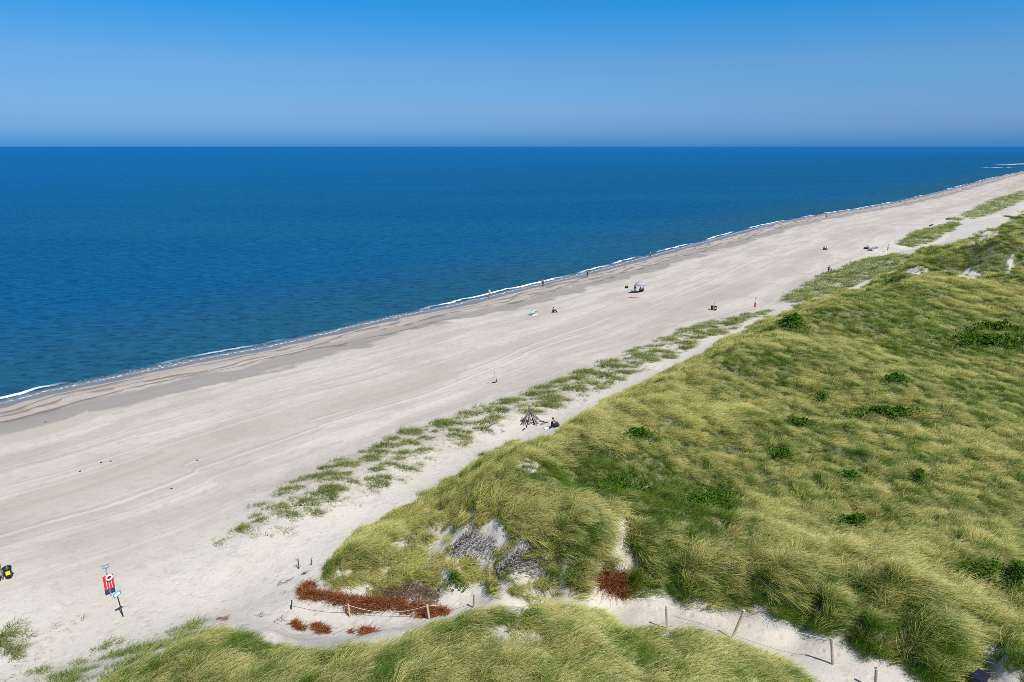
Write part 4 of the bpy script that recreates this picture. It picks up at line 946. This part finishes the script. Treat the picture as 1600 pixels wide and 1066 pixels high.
    o = skel_mesh('person', J, E, M['skin']); o.location = p; o.rotation_euler = (0, 0, rz); o.scale = (scale,) * 3
    set_props(o, label, 'person', group)
    for nm, JJ, EE, mt in (('jacket', shirtJ, shirtE, top), ('trousers', lowJ, lowE, low)):
        c = skel_mesh(nm, JJ, EE, M[mt]); c.parent = o
    bm = bmesh.new(); bmesh.ops.create_icosphere(bm, subdivisions=2, radius=.105)
    for v in list(bm.verts):
        if v.co.z < -.03 and v.co.y < .02: bm.verts.remove(v)
    me = bpy.data.meshes.new('hair'); bm.to_mesh(me); bm.free(); me.materials.append(M[hair]); h = bpy.data.objects.new('hair', me); COL.objects.link(h); h.parent = o
    h.location = Vector(J['crown'][0]) * .55 + sk * .45 + Vector((0, .012, .01))
    return o
def cloth(px_, py_, w, d, rz, mat, label, name='beach_towel', cat='towel'):
    p = at(px_, py_); t_ = thing(name, p, label, cat, None, rz); V = []; F = []; n = 9
    for i in range(n):
        for j in range(n): V.append(((i / (n - 1) - .5) * w, (j / (n - 1) - .5) * d, .025 + .02 * math.sin(i * 1.7 + j) + .015 * math.cos(j * 2.1)))
    for i in range(n - 1):
        for j in range(n - 1): F.append((i * n + j, i * n + n + j, i * n + n + j + 1, i * n + j + 1))
    m = MB(); m.add(V, F); o = m.build('cloth', M[mat], t_, True); s = o.modifiers.new('thick', 'SOLIDIFY'); s.thickness = .012
    return t_
def bag(px_, py_, sc, mat, label, rz=0.0):
    p = at(px_, py_); t_ = thing('beach_bag', p, label, 'bag', None, rz)
    b = MB().box((0, 0, .15 * sc), (.5 * sc, .26 * sc, .3 * sc), None, .07 * sc).build('bag_body', M[mat], t_, True)
    MB().tube([(-.14 * sc, 0, .29 * sc), (-.1 * sc, 0, .42 * sc), (.1 * sc, 0, .42 * sc), (.14 * sc, 0, .29 * sc)], .016 * sc, 6).build('handle', M['black'], t_)
person(863, 667, 1.2, 'person in dark navy clothes sitting on pale sand near the driftwood stack', 'sit', 'navy', 'black', 'hair')
cloth(858.5, 669, 1.0, .6, .3, 'whitec', 'white and dark towel spread beside the seated person')
bag(869.5, 667.5, 1.1, 'black', 'black bag on the sand right of the seated person')
bag(860, 669.5, .5, 'black', 'small dark pouch lying on the white towel', .6)
# the umbrella party
p = at(1001, 456.5); t_ = thing('beach_umbrella', p, 'lilac white beach umbrella shading a small group on the open beach', 'umbrella', None, .3, (R(6), R(-5)))
MB().tube([(0, 0, -.3), (0, 0, 2.05)], .022, 8).build('pole', M['steel'], t_)
cn = MB().lathe([(.02, 2.1), (.5, 1.98), (.85, 1.80), (1.02, 1.64), (1.04, 1.54), (1.0, 1.62), (.83, 1.78), (.48, 1.955), (.02, 2.07)], 16).build('canopy', M['lilac'], t_, True)
for k in range(8):
    a = k * math.pi / 4; MB().tube([(0, 0, 1.6), (.6 * math.cos(a), .6 * math.sin(a), 1.88)], .008, 5).build('rib', M['steel'], cn)
MB().lathe([(0, 2.2), (.03, 2.16), (.03, 2.08), (0, 2.07)], 8).build('finial', M['white'], t_)
person(1000, 456, .6, 'person in dark clothes sitting under the lilac umbrella', 'sit', 'black', 'navy')
person(992, 455, -.5, 'person in dark green standing just left of the umbrella', 'stand', 'greenc', 'black', scale=.8)
person(1005, 455, -.8, 'sunbather in red sitting right of the umbrella pole', 'sit', 'pinkc', 'pinkc', 'fair')
cloth(994.5, 457, 3.0, 1.0, .3, 'black', 'dark blanket spread in front of the umbrella')
cloth(994, 464.5, 2.6, .5, .25, 'pinkc', 'long reddish towel lying nearest the camera below the umbrella')
bag(979, 450.5, 1.3, 'black', 'dark bag lying alone left of the umbrella group')
# the shelter and its neighbour
def shelter(px_, py_, rz, mat, label, sc=1.0):
    p = at(px_, py_); t_ = thing('beach_shelter', p, label, 'beach tent', None, rz); V = []; F = []; n, k = 9, 8
    for i in range(n):
        u = -1 + 2 * i / (n - 1)
        for j in range(k):
            a = math.pi * .62 * j / (k - 1); V.append((u * 1.0 * sc, (.75 - 1.0 * math.sin(a) * .9 * 1) * sc * 1.0 + (-.2 + .55 * math.cos(a)) * sc, 1.05 * sc * math.sin(a) * (1 - .55 * u * u)))
    for i in range(n - 1):
        for j in range(k - 1): F.append((i * k + j, i * k + k + j, i * k + k + j + 1, i * k + j + 1))
    m = MB(); m.add(V, F); o = m.build('canopy', M[mat], t_, True); o.modifiers.new('thick', 'SOLIDIFY').thickness = .02
    MB().box((0, .1 * sc, .02), (1.9 * sc, 1.3 * sc, .03), None, .01).build('ground_sheet', M['whitec'], t_)
    return t_
shelter(834, 492, .9, 'tent', 'white and turquoise pop up beach shelter standing on open sand', .75)
person(864, 488.5, 1.3, 'person in black sitting alone right of the turquoise shelter', 'sit', 'black', 'black')
shelter(1365, 392, .6, 'greytent', 'grey blue beach shelter beside a dark seated person far off', 1.2)
person(1355, 389.5, .3, 'dark seated person facing the grey blue beach shelter', 'sit', 'black', 'black', scale=1.15)
bag(1352, 389.5, 1.7, 'black', 'dark heap of bags left of the grey blue beach shelter')
person(1287, 390.5, .5, 'person in dark top sitting far along the open beach', 'sit', 'navy', 'black', scale=1.1)
person(1291, 390.5, -.4, 'person in pale top sitting beside the dark topped one', 'sit', 'whitec', 'denim', 'fair', scale=1.1)
person(1294, 427, .2, 'dark clothed person standing by the far foredune grass', 'stand', 'black', 'black')
person(1298, 427, .2, 'child in grey next to the dark clothed person', 'stand', 'denim', 'black', scale=.6)
# walkers along the water's edge
for (px_, py_, lab, tp_, lw_) in ((765, 465, 'person in white wading in the foam', 'whitec', 'skin'), (848, 449, 'walker in dark clothes on wet sand left of the cusps', 'black', 'black'), (918, 434, 'walker in navy where the sand cusps begin', 'navy', 'denim'), (1016, 402.5, 'pale walker at the tip of a foam line', 'greytent', 'denim'),
        (1275, 339, 'dark walker at the water where the foam thins', 'black', 'black'), (1291, 341, 'walker in red on wet sand near the dark walker', 'pinkc', 'black'), (1406, 316.5, 'tiny dark walker farther along the foam line', 'black', 'navy'),
        (1419, 311, 'tiny dark figure wading left of a tiny pair', 'navy', 'black'), (1463, 300, 'left figure of a tiny far pair at the water', 'black', 'black'), (1471, 298, 'right figure of a tiny far pair at the water', 'navy', 'navy'), (1499, 289, 'farthest dark figure at the water', 'black', 'black')):
    person(px_, py_, 1.0 if px_ < 1000 else -1.6, lab, 'walk', tp_, lw_, group="walkers along the water's edge")
